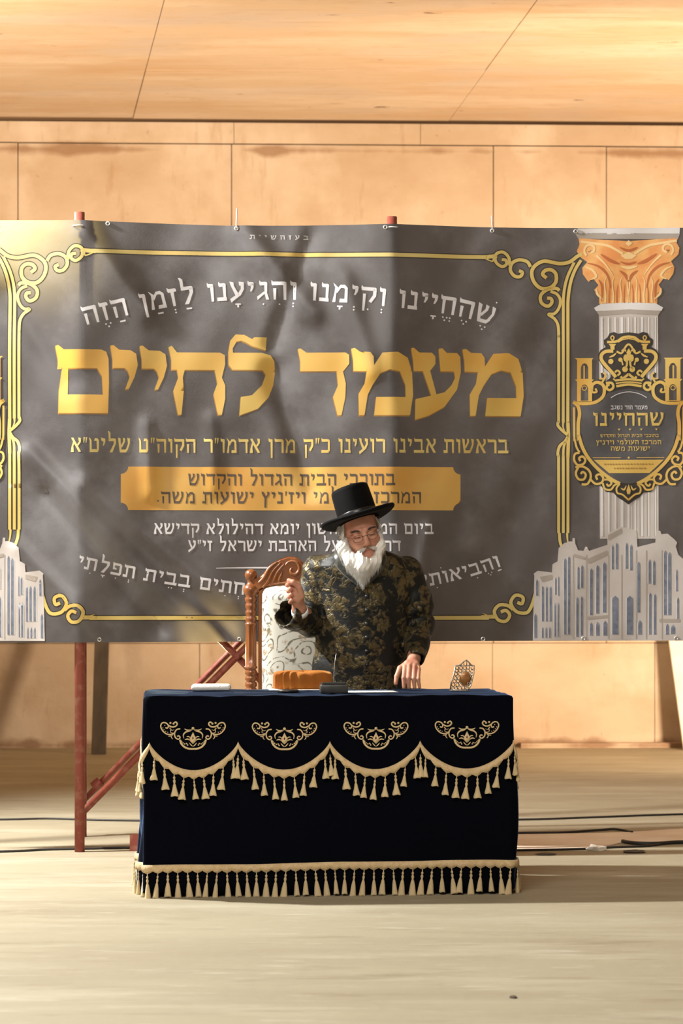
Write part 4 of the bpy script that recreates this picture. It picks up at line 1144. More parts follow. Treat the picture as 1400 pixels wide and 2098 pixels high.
# upholstered back
NU, NV = 34, 44
wH = XC - cxw(537); zt_, zb_ = cz(1199), .50; rad = .05
V, F = [], []
for j in range(NV + 1):
    v = j / NV; v = v ** .8 if True else v
    z = zb_ + (zt_ - zb_) * v
    dt = zt_ - z
    hw = wH if dt > rad else wH - rad + math.sqrt(max(0, rad * rad - (rad - dt) ** 2))
    for i in range(NU + 1):
        a = -1 + 2 * i / NU; a = math.copysign(1 - (1 - abs(a)) ** 1.6, a)
        b = .072 * (1 - abs(a) ** 5) ** .5 * min(1, dt / .05 + .02) ** .5
        V.append((a * hw, -.016 - b, z))
for j in range(NV):
    for i in range(NU):
        q = j * (NU + 1) + i; F.append((q, q + 1, q + NU + 2, q + NU + 1))
n0 = len(V); V += [(x, .012, z) for x, y, z in V]
F += [tuple(i + n0 for i in reversed(f_)) for f_ in F]
rim = [i for i in range(NU + 1)] + [j * (NU + 1) + NU for j in range(1, NV + 1)] + [NV * (NU + 1) + i for i in range(NU - 1, -1, -1)] + [j * (NU + 1) for j in range(NV - 1, 0, -1)]
for a, b in zip(rim, rim[1:] + rim[:1]): F.append((b, a, a + n0, b + n0))
link('back_cushion', me_from(V, F, True), M['cream'], chair)
for sgn in (-1, 1):
    link('back_stile', box_me(sgn * (wH + .004) - .012, sgn * (wH + .004) + .012, -.014, .020, .44, zt_ + .005, .004), M['carved'], chair)
link('seat_rail', box_me(-.30, .30, -.36, .02, .36, .43, .008), M['carved'], chair)
link('seat_cushion', box_me(-.285, .285, -.365, -.03, .43, .50, .028), M['cream'], chair)
V, F = lathe([(.018, 0), (.026, .02), (.030, .07), (.020, .12), (.024, .26), (.034, .31), (.034, .37)], 20)
for sgn in (-1, 1):
    o = link('front_leg', me_from(V, F, True), M['carved'], chair); o.location = (sgn * .265, -.33, 0)

# ------------------------------------------------------------------ things on the table
def rounded(name, sx, sy, sz, bev, m, parent=None, seg=3):
    bm = bmesh.new(); bm_box(bm, -sx / 2, sx / 2, -sy / 2, sy / 2, 0, sz)
    bmesh.ops.bevel(bm, geom=list(bm.edges), offset=bev, segments=seg, affect='EDGES', profile=.5)
    return link(name, bm_me(bm, True), m, parent)
TT = TZ + .003
M['tissue'] = mat('white_wrap', (0.86, 0.86, 0.84), .5, bump=.3, bscale=50)
M['amber'] = mat('amber_velvet', (0.36, 0.125, 0.018), .8, spec=.2, col2=(0.34, 0.10, 0.014), nscale=20, sheen=.6, sheen_col=(1, .6, .25), bump=.2, bscale=90)
M['blackplastic'] = mat('black_plastic', (0.014, 0.014, 0.015), .4)
M['greyplastic'] = mat('dark_grey_plastic', (0.035, 0.036, 0.036), .4, col2=(0.055, 0.055, 0.053), nscale=30)
M['silver'] = mat('old_silver', (0.42, 0.38, 0.32), .32, .85, col2=(0.25, 0.21, 0.17), nscale=60)
M['amberglass'] = mat('amber_enamel', (0.28, 0.095, 0.02), .3, col2=(0.42, 0.19, 0.05), nscale=50)
p = on_top(432, 1417)
o = rounded('tissue_pack', .158, .090, .026, .012, M['tissue'])
o.location = (p.x, p.y + .03, TT); o.rotation_euler = (0, 0, TA - .06)
tag(o, 'soft white tissue pack lying flat at the left end of the table', 'tissue pack')
# pleated amber velvet pouch
p = P(622, 1412, 9.47)
V, F = [], []
NA, NZ = 96, 14
for j in range(NZ + 1):
    t_ = j / NZ
    z = .071 * math.sin(t_ * PI / 2) ** .9
    sc = 1.0 if t_ < .45 else math.sqrt(max(0, 1 - ((t_ - .45) / .55) ** 2.6)) * .999 + .001
    for k in range(NA):
        a = 2 * PI * k / NA
        ca, sa = math.cos(a), math.sin(a)
        x_ = math.copysign(abs(ca) ** .75, ca) * .116; y_ = math.copysign(abs(sa) ** .75, sa) * .052
        pl = 1 + .15 * math.sin(a * 22) * (0.5 - .5 * math.tanh(x_ * 22 - .2)) * min(1, (1.08 - t_) * 3)
        pl += .02 * math.sin(a * 9 + 2)
        V.append((x_ * sc * (pl * .5 + .5), y_ * sc * pl, z + .003 * math.sin(a * 5)* (1 if j > 0 else 0)))
for j in range(NZ):
    for k in range(NA):
        a, b = j * NA + k, j * NA + (k + 1) % NA; F.append((a, b, b + NA, a + NA))
F.append(tuple(range(NA - 1, -1, -1))); F.append(tuple(NZ * NA + k for k in range(NA)))
o = link('velvet_pouch', me_from(V, F, True), M['amber']); o.location = (p.x, 9.49, TT + .0045); o.rotation_euler = (0, 0, TA)
tag(o, 'rust orange velvet bundle with deep pleats in front of the chair', 'pouch')
o = rounded('paper_mat', .29, .13, .004, .0015, M['tissue'], seg=1); o.location = (p.x + .005, 9.48, TT - .0005); o.rotation_euler = (0, 0, TA)
tag(o, 'thin white mat beneath the orange velvet bundle', 'mat')
p = on_top(590, 1420)
V, F = lathe([(.040, 0), (.044, .002), (.044, .008), (.040, .010), (.030, .0095), (.001, .009)], 28)
o = link('round_dish', me_from(V, F, True), M['blackplastic']); o.location = (p.x, 9.25, TT); tag(o, 'small flat black dish in front of the orange bundle', 'dish')
# dark box with a thin wand: desk microphone
p = P(684, 1422, 9.16)
mic = tag(empty('desk_microphone', (p.x, 9.17, TT), TA), 'dark grey desk microphone base with a hair-thin upright stem', 'microphone')
o = rounded('base', .108, .075, .034, .006, M['greyplastic'], mic)
bm = bmesh.new(); bm_box(bm, -.047, .047, -.030, .030, .034, .042, .003); o = link('top_plate', bm_me(bm), M['blackplastic'], mic)
V, F = tube([(0, 0, .04), (.001, 0, .08), (.004, 0, .12), (.010, 0, .155)], .0011, 6); link('stem', me_from(V, F, True), M['steel'], mic)
V, F = lathe([(.001, .153), (.0028, .156), (.0028, .168), (.001, .171)], 10); o = link('capsule', me_from(V, F, True), M['blackplastic'], mic); o.location = (.011, 0, 0)
p = on_top(760, 1420)
o = rounded('paper_sheet', .20, .14, .0012, .0004, M['tissue'], seg=1); o.location = (p.x, 9.30, TT); o.rotation_euler = (0, 0, TA + .05)
tag(o, 'white paper sheet lying flat on the table before the man', 'paper')
# silver filigree stand with an amber oval
DF = 9.36
sil = tag(empty('filigree_stand', (P(945, 1418, DF).x, DF, TT), 0), 'openwork silver stand with an amber oval at the right end of the table', 'ornament')
def fl(px, py): return Vector(((px - 945) * DF / K, -.012 + (1418 - py) * .00045, (1418 - py) * DF / K))
outl = [(923, 1416), (925, 1398), (930, 1385), (934, 1366), (945, 1364), (951, 1358), (957, 1355), (962, 1360), (966, 1365), (972, 1366), (971, 1382), (967, 1398), (964, 1408), (958, 1416)]
c = [fl(*q) for q in outl]
parts = [tube(c + [c[0]], .0028, 7)]
link('border', me_from(*merge(parts), True), M['silver'], sil)
lat = []
rg = random.Random(5)
for py in range(1370, 1416, 7):
    xa = 934 - (py - 1366) * .22; xb = 972 - max(0, py - 1385) * .40
    n = int((xb - xa) / 7)
    for k in range(n):
        cx_ = xa + (xb - xa) * (k + .5) / n + rg.uniform(-.8, .8); cy_ = py + rg.uniform(-1, 1)
        if ((cx_ - 954) / 11) ** 2 + ((cy_ - 1393) / 14) ** 2 < .8: continue
        lat.append(tube([fl(cx_ + 3.4 * math.cos(a * PI / 4), cy_ + 3.6 * math.sin(a * PI / 4)) for a in range(9)], .0019, 5))
for q in (((951, 1358), (951, 1366)), ((957, 1355), (957, 1366)), ((962, 1360), (962, 1366)), ((934, 1366), (972, 1366))): lat.append(tube([fl(*q[0]), fl(*q[1])], .0018, 5))
o = link('filigree', me_from(*merge(lat), True), M['silver'], sil); o['kind'] = 'stuff'
V, F = lathe([(.2, 0), (.95, .0), (1.0, .15), (.95, .4), (.6, .8), (.02, 1.0)], 28)
q = fl(954, 1393)
V = [(q.x + x * .0205 + z * .0, q.y + .002 - z * .006, q.z + y * .027) for x, y, z in V]
link('amber_oval', me_from(V, F, True), M['amberglass'], sil)
V, F = tube([fl(954 + 11.5 * math.cos(a * PI / 12), 1393 + 15 * math.sin(a * PI / 12)) for a in range(25)], .0022, 6); link('oval_rim', me_from(V, F, True), M['silver'], sil)
for px in (927, 956):
    q = fl(px, 1414); V, F = tube([q, Vector((q.x, .055, .003))], .0025, 6); link('strut', me_from(V, F, True), M['silver'], sil)
bm = bmesh.new(); bm_box(bm, fl(922, 0).x, fl(960, 0).x, -.016, .058, 0, .004, .001); link('foot', bm_me(bm), M['silver'], sil)

# ------------------------------------------------------------------ the man: signed distance shapes turned into meshes
def nets(f, lo, hi, h, B=8):
    """sample f near its surface and extract a quad mesh (naive surface nets)"""
    lo = np.array(lo, float); hi = np.array(hi, float)
    n = (np.ceil((hi - lo) / h / B).astype(int)) * B
    nb = n // B
    bc = np.stack(np.meshgrid(*[lo[i] + (np.arange(nb[i]) + .5) * B * h for i in range(3)], indexing='ij'), -1)
    fc = f(bc.reshape(-1, 3)).reshape(nb)
    A = np.repeat(np.repeat(np.repeat(fc, B, 0), B, 1), B, 2).astype(np.float32)
    act = np.argwhere(np.abs(fc) < B * h * 1.5)
    off = np.stack(np.meshgrid(*[np.arange(B)] * 3, indexing='ij'), -1).reshape(-1, 3)
    for c0 in range(0, len(act), 600):
        idx = act[c0:c0 + 600, None, :] * B + off[None]
        v = f((lo + (idx.reshape(-1, 3) + .5) * h))
        A[tuple(idx.reshape(-1, 3).T)] = v
    I = A < 0
    c8 = [(i, j, k) for i in (0, 1) for j in (0, 1) for k in (0, 1)]
    sl = lambda i, nmax: slice(i, nmax - 1 + i)
    s = A.shape
    anyi = np.zeros((s[0] - 1, s[1] - 1, s[2] - 1), bool); alli = ~anyi
    for i, j, k in c8:
        q = I[sl(i, s[0]), sl(j, s[1]), sl(k, s[2])]
        anyi |= q; alli &= q
    cells = np.argwhere(anyi & ~alli)
    vid = -np.ones(anyi.shape, np.int64); vid[tuple(cells.T)] = np.arange(len(cells))
    vals = {c: A[tuple((cells + np.array(c)).T)] for c in c8}
    pos = np.zeros((len(cells), 3)); cnt = np.zeros(len(cells))
    for a in c8:
        for ax in range(3):
            if a[ax] == 0:
                b = list(a); b[ax] = 1; b = tuple(b)
                fa, fb = vals[a], vals[b]
                m = (fa < 0) != (fb < 0)
                t = np.where(m, fa / np.where(m, fa - fb, 1), 0)
                pp = np.tile(np.array(a, float), (len(cells), 1)); pp[:, ax] = t
                pos[m] += pp[m]; cnt[m] += 1
    pos = lo + (cells + pos / cnt[:, None] + .5) * h
    quads = []
    for ax in range(3):
        u_, v_ = (ax + 1) % 3, (ax + 2) % 3
        a = [slice(1, -1)] * 3; b = [slice(1, -1)] * 3
        a[ax] = slice(0, s[ax] - 1); b[ax] = slice(1, s[ax])
        Ia, Ib = I[tuple(a)], I[tuple(b)]
        for flip, mm in ((False, Ia & ~Ib), (True, ~Ia & Ib)):
            e = np.argwhere(mm) + np.array([0 if i == ax else 1 for i in range(3)])
            if not len(e): continue
            du = np.zeros(3, int); du[u_] = 1; dv = np.zeros(3, int); dv[v_] = 1
            q = np.stack([vid[tuple((e - du - dv).T)], vid[tuple((e - dv).T)], vid[tuple(e.T)], vid[tuple((e - du).T)]], 1)
            quads.append(q[:, ::-1] if flip else q)
    q = np.concatenate(quads); q = q[(q >= 0).all(1)]
    return pos, q
def nets_obj(name, f, lo, hi, h, m, parent, smooth_it=1):
    pos, q = nets(f, lo, hi, h)
    me = bpy.data.meshes.new(name)
    me.vertices.add(len(pos)); me.vertices.foreach_set('co', pos.astype(np.float32).ravel())
    me.loops.add(q.size); me.loops.foreach_set('vertex_index', q.ravel().astype(np.int32))
    me.polygons.add(len(q)); me.polygons.foreach_set('loop_start', np.arange(0, q.size, 4, dtype=np.int32))
    me.polygons.foreach_set('use_smooth', np.ones(len(q), bool))
    me.update(calc_edges=True); me.validate()
    o = link(name, me, m)
    if smooth_it:
        md = o.modifiers.new('relax', 'SMOOTH'); md.factor = .5; md.iterations = smooth_it
    o.parent = parent; o.matrix_parent_inverse = Matrix.Translation(parent.location).inverted()
    return o
A3 = lambda v: np.array(v, float)
def smin(a, b, k):
    h_ = np.clip(.5 + .5 * (b - a) / k, 0, 1)
    return b * (1 - h_) + a * h_ - k * h_ * (1 - h_)
def smax(a, b, k): return -smin(-a, -b, k)
def cap(p, a, b, ra, rb):
    a, b = A3(a), A3(b); ba = b - a
    t = np.clip((p - a) @ ba / (ba @ ba), 0, 1)
    return np.linalg.norm(p - a - t[:, None] * ba, axis=1) - (ra + (rb - ra) * t)
def ell(p, c, r):
    q = (p - A3(c)); r = A3(r)
    k0 = np.linalg.norm(q / r, axis=1); k1 = np.linalg.norm(q / (r * r), axis=1) + 1e-9
    return k0 * (k0 - 1) / k1
def chain(p, pts, rs, k=.006):
    d = None
    for (a, b), (ra, rb) in zip(zip(pts[:-1], pts[1:]), zip(rs[:-1], rs[1:])):
        e = cap(p, a, b, ra, rb); d = e if d is None else smin(d, e, k)
    return d
def trunk(p, st):
    """elliptical sections: (z, cx, cy, rx, ry) from low to high"""
    st = sorted(st); z = [s[0] for s in st]
    cx_, cy_, rx, ry = [np.interp(p[:, 2], z, [s[i] for s in st]) for i in (1, 2, 3, 4)]
    k_ = np.sqrt(((p[:, 0] - cx_) / rx) ** 2 + ((p[:, 1] - cy_) / ry) ** 2)
    f = (k_ - 1) * np.minimum(rx, ry)
    return smax(f, np.maximum(p[:, 2] - z[-1], z[0] - p[:, 2]), .012)

PB = 9.82
man = tag(empty('person', (P(740, 1209, PB).x, PB, 0)), 'standing man in black and gold brocade coat and tall black hat, raising a fist', 'person')
HEAD = P(739, 1090, 9.70)
HR = Matrix.Rotation(math.radians(8), 3, 'Z') @ Matrix.Rotation(math.radians(-13), 3, 'Y') @ Matrix.Rotation(math.radians(12), 3, 'X')
HRn = np.array(HR)
def to_head(p): return (p - A3(HEAD)) @ HRn          # inverse rotation of row vectors
def hw(x, y, z): return HEAD + HR @ Vector((x, y, z))

# joints
SHR, ELR, WRR = P(655, 1172, 9.84), P(634, 1272, 9.80), P(613, 1246, 9.60)
SHL, ELL, WRL = P(832, 1172, 9.84), P(858, 1285, 9.88), P(848, 1350, 9.70)
D1 = 9.55
fist_c = P(606, 1214, D1)
fing = []
for i, (yk, r) in enumerate(((1197, .0098), (1208, .0098), (1219, .0092), (1229, .0082))):
    k0 = P(611 - i * .6, yk + 1, D1 + .002); k1 = P(594 + i * 1.2, yk - 2 + i, D1 - .022); k2 = P(589 + i * 1.8, yk + 2 + i, D1 + .008); k3 = P(600 + i, yk + 4 + i, D1 + .016)
    fing.append(([k0, k1, k2, k3], [r * 1.05, r, r * .92, r * .85]))
thumbR = ([P(618, 1222, D1 - .010), P(613, 1203, D1 - .026), P(601, 1193, D1 - .032), P(592, 1189, D1 - .022)], [.013, .0115, .0105, .009])
palmL = []
for i, (x, r) in enumerate(((829, .0092), (838, .0095), (848, .0092), (857, .0082))):
    kn = P(x + 1, 1366 + (0, -1, 1, 5)[i], 9.605); mid = P(x - 1.5 + i * .6, 1389 + (0, 0, 1, 2)[i], 9.560); tip = P(x + (-1, 0, 2, 3)[i], 1411 - (2, 0, 1, 3)[i], 9.556)
    tip.z = max(tip.z, TZ + r * .85)
    palmL.append(([P(847 + i * .8, 1354, 9.66), kn, mid, tip], [.016, r * 1.12, r, r * .82]))
thumbL = ([P(838, 1358, 9.66), P(820, 1369, 9.635), P(813, 1386, 9.615), P(811, 1401, 9.605)], [.015, .0115, .0098, .0085])
HIPC = P(742, 1400, 9.86)
def body_f(p):
    q = to_head(p)
    d = ell(q, (0, .012, .040), (.074, .094, .088))
    d = smin(d, ell(q, (0, -.028, -.040), (.061, .066, .078)), .035)
    d = smin(d, ell(q, (0, -.062, -.092), (.030, .028, .026)), .03)
    for sx in (-1, 1):
        d = smin(d, ell(q, (sx * .040, -.066, -.024), (.024, .022, .022)), .018)
        d = smin(d, cap(q, (sx * .012, -.088, .026), (sx * .050, -.074, .022), .0105, .0085), .012)
        d = smax(d, -ell(q, (sx * .031, -.099, .006), (.017, .014, .012)), .010)
        d = smin(d, ell(q, (sx * .031, -.076, .005), (.0135, .0135, .0115)), .004)
        d = smin(d, cap(q, (sx * .020, -.0895, .003), (sx * .043, -.084, .001), .0030, .0026), .004)
        d = smin(d, ell(q, (sx * .0765, .012, -.004), (.010, .020, .031)), .006)
        d = smin(d, ell(q, (sx * .0115, -.100, -.034), (.0085, .010, .0075)), .006)
    d = smin(d, cap(q, (0, -.086, .022), (0, -.112, -.026), .0085, .0125), .010)
    d = smin(d, cap(q, (-.019, -.083, -.061), (.019, -.083, -.061), .0042, .0042), .005)
    d = smin(d, cap(q, (-.015, -.081, -.071), (.015, -.081, -.071), .0048, .0048), .005)
    d = smax(d, -cap(q, (-.022, -.092, -.0662), (.022, -.092, -.0662), .0026, .0026), .003)
    neck = cap(p, hw(0, .030, -.060), P(740, 1150, 9.82), .056, .062)
    d = smin(d, neck, .03)
    tr = trunk(p, [(.80, HIPC.x, 9.86, .145, .105), (1.0, HIPC.x + .005, 9.84, .14, .10), (1.20, HIPC.x + .008, 9.82, .165, .095), (1.285, HIPC.x + .006, 9.815, .14, .075), (1.31, HIPC.x, 9.81, .07, .06)])
    d = smin(d, tr, .03)
    for sx in (-1, 1):
        hip = HIPC + Vector((sx * .085, 0, .06)); kn = Vector((HIPC.x + sx * .095, 9.85, .44)); an = Vector((HIPC.x + sx * .10, 9.85, .07))
        d = smin(d, chain(p, [hip, kn, an], [.085, .056, .040], .02), .03)
        d = smin(d, cap(p, an + Vector((0, .02, -.03)), an + Vector((sx * .02, -.14, -.035)), .035, .030), .02)
    d = smin(d, chain(p, [SHR, ELR, WRR], [.050, .041, .027], .02), .03)
    d = smin(d, chain(p, [SHL, ELL, WRL], [.050, .041, .027], .02), .03)
    # raised fist
    hf = cap(p, WRR, P(609, 1226, D1 + .012), .026, .027)
    hf = smin(hf, ell(p, P(609, 1214, D1), (.026, .022, .040)), .012)
    for a, b in fing: hf = smin(hf, chain(p, a, b, .003), .004)
    hf = smin(hf, chain(p, *thumbR, .004), .005)
    d = smin(d, hf, .012)
    # hand on the table
    hl = cap(p, WRL, P(845, 1356, 9.655), .026, .024)
    hl = smin(hl, cap(p, P(836, 1361, 9.630), P(852, 1363, 9.630), .019, .017), .014)
    for a, b in palmL: hl = smin(hl, chain(p, a, b, .003), .0045)
    hl = smin(hl, chain(p, *thumbL, .004), .006)
    return smin(d, hl, .012)
M['skin'] = mat('skin', (0.56, 0.29, 0.19), .5, col2=(0.50, 0.20, 0.135), nscale=22, ramp=(.4, .7), sss=.12, bump=.05, bscale=150)
M['lip'] = mat('lip', (0.46, 0.18, 0.13), .5)
body = nets_obj('body', body_f, (-.30, 9.48, 0.0), (.40, 10.02, 1.53), .0032, M['skin'], man, 1)
me = body.data; me.materials.append(M['lip'])
co = np.zeros(len(me.vertices) * 3, np.float32); me.vertices.foreach_get('co', co); co = co.reshape(-1, 3)
lv = np.zeros(len(me.loops), np.int32); me.loops.foreach_get('vertex_index', lv)
fcn = co[lv.reshape(-1, 4)].mean(1); qh = to_head(fcn)
lipm = (np.abs(qh[:, 0]) < .020) & (qh[:, 1] < -.080) & (qh[:, 2] < -.058) & (qh[:, 2] > -.0745)
me.polygons.foreach_set('material_index', lipm.astype(np.int32))

# coat
def brocade_dark():
    m = mat('gold_brocade', (0.010, 0.010, 0.008), .42, spec=.32)
    nt = m.node_tree; N, L = nt.nodes, nt.links; b = N['Principled BSDF']
    tc = N.new('ShaderNodeTexCoord')
    def math_(op, a, c=None, v=None):
        n = N.new('ShaderNodeMath'); n.operation = op
        L.new(a, n.inputs[0])
        if c is not None: L.new(c, n.inputs[1])
        elif v is not None: n.inputs[1].default_value = v
        return n.outputs[0]
    def rng_(a, lo, hi, o0=0, o1=1):
        n = N.new('ShaderNodeMapRange'); n.inputs[1].default_value = lo; n.inputs[2].default_value = hi; n.inputs[3].default_value = o0; n.inputs[4].default_value = o1
        L.new(a, n.inputs[0]); return n.outputs[0]
    nz_ = N.new('ShaderNodeTexNoise'); nz_.inputs['Scale'].default_value = 26; nz_.inputs['Detail'].default_value = 3; L.new(tc.outputs['Object'], nz_.inputs['Vector'])
    mx = N.new('ShaderNodeMix'); mx.data_type = 'RGBA'; mx.inputs[0].default_value = .06; L.new(tc.outputs['Object'], mx.inputs[6]); L.new(nz_.outputs[1], mx.inputs[7])
    v1 = N.new('ShaderNodeTexVoronoi'); v1.inputs['Scale'].default_value = 12.5; v1.inputs['Randomness'].default_value = .75; L.new(mx.outputs[2], v1.inputs['Vector'])
    v2 = N.new('ShaderNodeTexVoronoi'); v2.inputs['Scale'].default_value = 46; L.new(mx.outputs[2], v2.inputs['Vector'])
    v3 = N.new('ShaderNodeTexVoronoi'); v3.feature = 'DISTANCE_TO_EDGE'; v3.inputs['Scale'].default_value = 34; L.new(mx.outputs[2], v3.inputs['Vector'])
    flower = rng_(v1.outputs['Distance'], .54, .44)
    petal = rng_(v2.outputs['Distance'], .72, .34)
    f1 = math_('MULTIPLY', flower, petal)
    n3 = N.new('ShaderNodeTexNoise'); n3.inputs['Scale'].default_value = 16; L.new(tc.outputs['Object'], n3.inputs['Vector'])
    vine = math_('MULTIPLY', rng_(v3.outputs['Distance'], .13, .05), rng_(n3.outputs[0], .50, .58))
    fac = math_('MAXIMUM', f1, math_('MULTIPLY', vine, v=.65))
    x = N.new('ShaderNodeMix'); x.data_type = 'RGBA'; x.inputs[6].default_value = (0.0045, 0.0050, 0.0045, 1); x.inputs[7].default_value = (0.15, 0.118, 0.058, 1)
    L.new(fac, x.inputs[0]); L.new(x.outputs[2], b.inputs['Base Color'])
    L.new(math_('MULTIPLY', fac, v=.75), b.inputs['Metallic'])
    L.new(rng_(fac, 0, 1, .56, .40), b.inputs['Roughness'])
    bp = N.new('ShaderNodeBump'); bp.inputs['Strength'].default_value = .55; bp.inputs['Distance'].default_value = .004
    n4 = N.new('ShaderNodeTexNoise'); n4.inputs['Scale'].default_value = 70; L.new(tc.outputs['Object'], n4.inputs['Vector'])
    hsum = math_('ADD', fac, math_('MULTIPLY', n4.outputs[0], v=.6)); L.new(hsum, bp.inputs['Height']); L.new(bp.outputs[0], b.inputs['Normal'])
    b.inputs['Sheen Weight'].default_value = .10; b.inputs['Sheen Roughness'].default_value = .25; b.inputs['Sheen Tint'].default_value = (.75, .85, .8, 1)
    return m
M['brocade'] = brocade_dark()
def st(py, px, rx, d, ry):
    q = P(px, py, d); return (q.z, q.x, d, rx, ry)
COAT = [st(1112, 738, .058, 9.79, .064), st(1124, 739, .082, 9.795, .074), st(1133, 741, .130, 9.80, .090), st(1143, 743, .172, 9.805, .104), st(1160, 744, .200, 9.81, .116), st(1195, 745, .198, 9.82, .126), st(1240, 746, .190, 9.825, .134),
        st(1300, 743, .190, 9.835, .138), st(1350, 740, .196, 9.84, .138), st(1400, 737, .208, 9.845, .138), st(1500, 738, .222, 9.84, .130), st(1760, 738, .245, 9.84, .130)]
MOUTH = P(590, 1259, 9.60)
def coat_f(p):
    d = trunk(p, COAT)
    wr = .0030 * np.sin(p[:, 2] * 31 + p[:, 0] * 40 + 2 * np.sin(p[:, 0] * 13)) * np.sin(p[:, 0] * 27 - p[:, 2] * 14 + 1.5 * np.sin(p[:, 2] * 17))
    d = d + wr + .006 * np.sin(np.arctan2(p[:, 1] - 9.86, p[:, 0] - HIPC.x) * 9) * np.clip((1.0 - p[:, 2]) * 2, 0, 1)
    # sleeve of the raised arm: shoulder, elbow, wide mouth towards the camera
    s1 = chain(p, [SHR + Vector((-.004, 0, .004)), P(640, 1232, 9.83), ELR], [.070, .066, .064], .03)
    s2 = cap(p, ELR, MOUTH, .062, .060)
    sr = smin(s1, s2, .02)
    ax = A3(MOUTH - ELR); ax /= np.linalg.norm(ax)
    ax2 = A3(Vector((-.62, -.75, .22)).normalized())
    sr = smax(sr, (p - A3(MOUTH)) @ ax2 - .016, .004)
    hole = cap(p, A3(MOUTH) + ax2 * .05, A3(MOUTH) * .55 + A3(ELR) * .45, .052, .036)
    sr = smax(sr, -hole, .004) + .0022 * np.sin(p[:, 2] * 75 + p[:, 0] * 50 + 2 * np.sin(p[:, 0] * 40))
    # lowered arm
    sl = chain(p, [SHL + Vector((.002, 0, .000)), P(853, 1235, 9.86), ELL, P(852, 1345, 9.715)], [.068, .066, .062, .044], .03)
    sl = smax(sl, (p - A3(P(849, 1354, 9.69))) @ A3((P(846, 1360, 9.66) - P(858, 1320, 9.77)).normalized()), .004)
    sl = smax(sl, -cap(p, P(846, 1362, 9.655), P(853, 1335, 9.74), .036, .030), .004)
    sl = sl + .0035 * np.sin(p[:, 2] * 70 - p[:, 0] * 60 + p[:, 1] * 30 + 2 * np.sin(p[:, 2] * 23)) * np.clip((1.22 - p[:, 2]) * 6, 0, 1)
    d = smin(d, sr, .022); d = smin(d, sl, .016)
    # keep the wrists free
    d = smax(d, -hole, .004)
    # open neck and V front
    nk = cap(p, P(740, 1105, 9.76), P(741, 1150, 9.77), .066, .052)
    return smax(d, -nk, .006)
coat = nets_obj('coat', coat_f, (-.36, 9.44, .10), (.46, 10.08, 1.40), .0042, M['brocade'], man, 1)
# lapels: two shaped satin flaps from the neck to the chest
M['satin'] = mat('dark_satin', (0.030, 0.034, 0.032), .30, spec=.6, col2=(0.10, 0.095, 0.07), nscale=45, ramp=(.52, .66), sheen=.3)
M['shirt'] = mat('white_shirt', (0.78, 0.80, 0.82), .6)
def ztrunk_front(x, z):
    zz_ = [s[0] for s in COAT][::-1]
    cx_, cy_, rx, ry = [np.interp(z, zz_, [s[i] for s in COAT][::-1]) for i in (1, 2, 3, 4)]
    t_ = min(.98, abs((x - cx_) / rx))
    return cy_ - ry * math.sqrt(1 - t_ * t_)
def flap(name, edge_in, edge_out, m, off=.008):
    a, b = crom(edge_in, 5), crom(edge_out, 5)
    V, F = [], []
    for (xa, ya), (xb, yb_) in zip(a, b):
        for k in range(6):
            t_ = k / 5
            q = P(xa + (xb - xa) * t_, ya + (yb_ - ya) * t_, 9.72)
            y_ = ztrunk_front(q.x, q.z) - off - .006 * math.sin(PI * t_)
            q = P(xa + (xb - xa) * t_, ya + (yb_ - ya) * t_, y_); V.append(q)
    n = len(a)
    for i in range(n - 1):
        for k in range(5):
            c0 = i * 6 + k; F.append((c0, c0 + 6, c0 + 7, c0 + 1))
    o = link(name, me_from(V, F, True), m); o.parent = man; o.matrix_parent_inverse = Matrix.Translation(man.location).inverted()
    md = o.modifiers.new('thick', 'SOLIDIFY'); md.thickness = .005
    return o
flap('lapel', [(700, 1118), (706, 1140), (722, 1170), (740, 1200)], [(690, 1122), (684, 1148), (700, 1172), (741, 1204)], M['satin'])
flap('lapel', [(778, 1120), (772, 1145), (760, 1172), (746, 1200)], [(788, 1124), (793, 1150), (780, 1175), (745, 1206)], M['satin'])
o = flap('shirt_front', [(704, 1120), (712, 1142), (728, 1168), (742, 1194)], [(774, 1120), (768, 1142), (756, 1168), (744, 1194)], M['shirt'], off=.003)
# shirt cuff at the raised wrist
axc = (P(609, 1228, D1 + .012) - WRR).normalized()
V, F = tube([WRR - axc * .030, WRR - axc * .008], [.036, .034], 20, cap=False)
o = link('shirt_cuff', me_from(V, F, True), M['shirt']); o.parent = man; o.matrix_parent_inverse = Matrix.Translation(man.location).inverted()
md = o.modifiers.new('thick', 'SOLIDIFY'); md.thickness = .003
# coat buttons
V, F = lathe([(.001, 0), (.008, .0), (.009, .003), (.006, .006), (.001, .007)], 12)
bme = me_from(V, F, True)
for py in (1222, 1250, 1278, 1306, 1334, 1362):
    q = P(752, py, 9.70); y_ = ztrunk_front(q.x, q.z)
    q = P(752, py, y_ - .002)
    o = link('button', bme, M['blackplastic']); o.parent = man; o.matrix_parent_inverse = Matrix.Translation(man.location).inverted()
    o.location = q; o.rotation_euler = (PI / 2, 0, 0)
# shoes
M['shoe'] = mat('black_leather', (0.012, 0.011, 0.01), .3)
for sx in (-1, 1):
    an = Vector((HIPC.x + sx * .10, 9.85, .07))
    def shoe_f(p, an=an, sx=sx):
        d = cap(p, an + Vector((0, .03, -.032)), an + Vector((sx * .022, -.15, -.036)), .043, .038)
        d = smin(d, cap(p, an + Vector((0, .01, -.02)), an + Vector((0, .01, .03)), .046, .046), .03)
        return smax(d, np.maximum(-(p[:, 2] - .001), p[:, 2] - .105), .004)
    nets_obj('shoe', shoe_f, (an.x - .1, an.y - .24, -.01), (an.x + .1, an.y + .12, .13), .006, M['shoe'], man, 1)

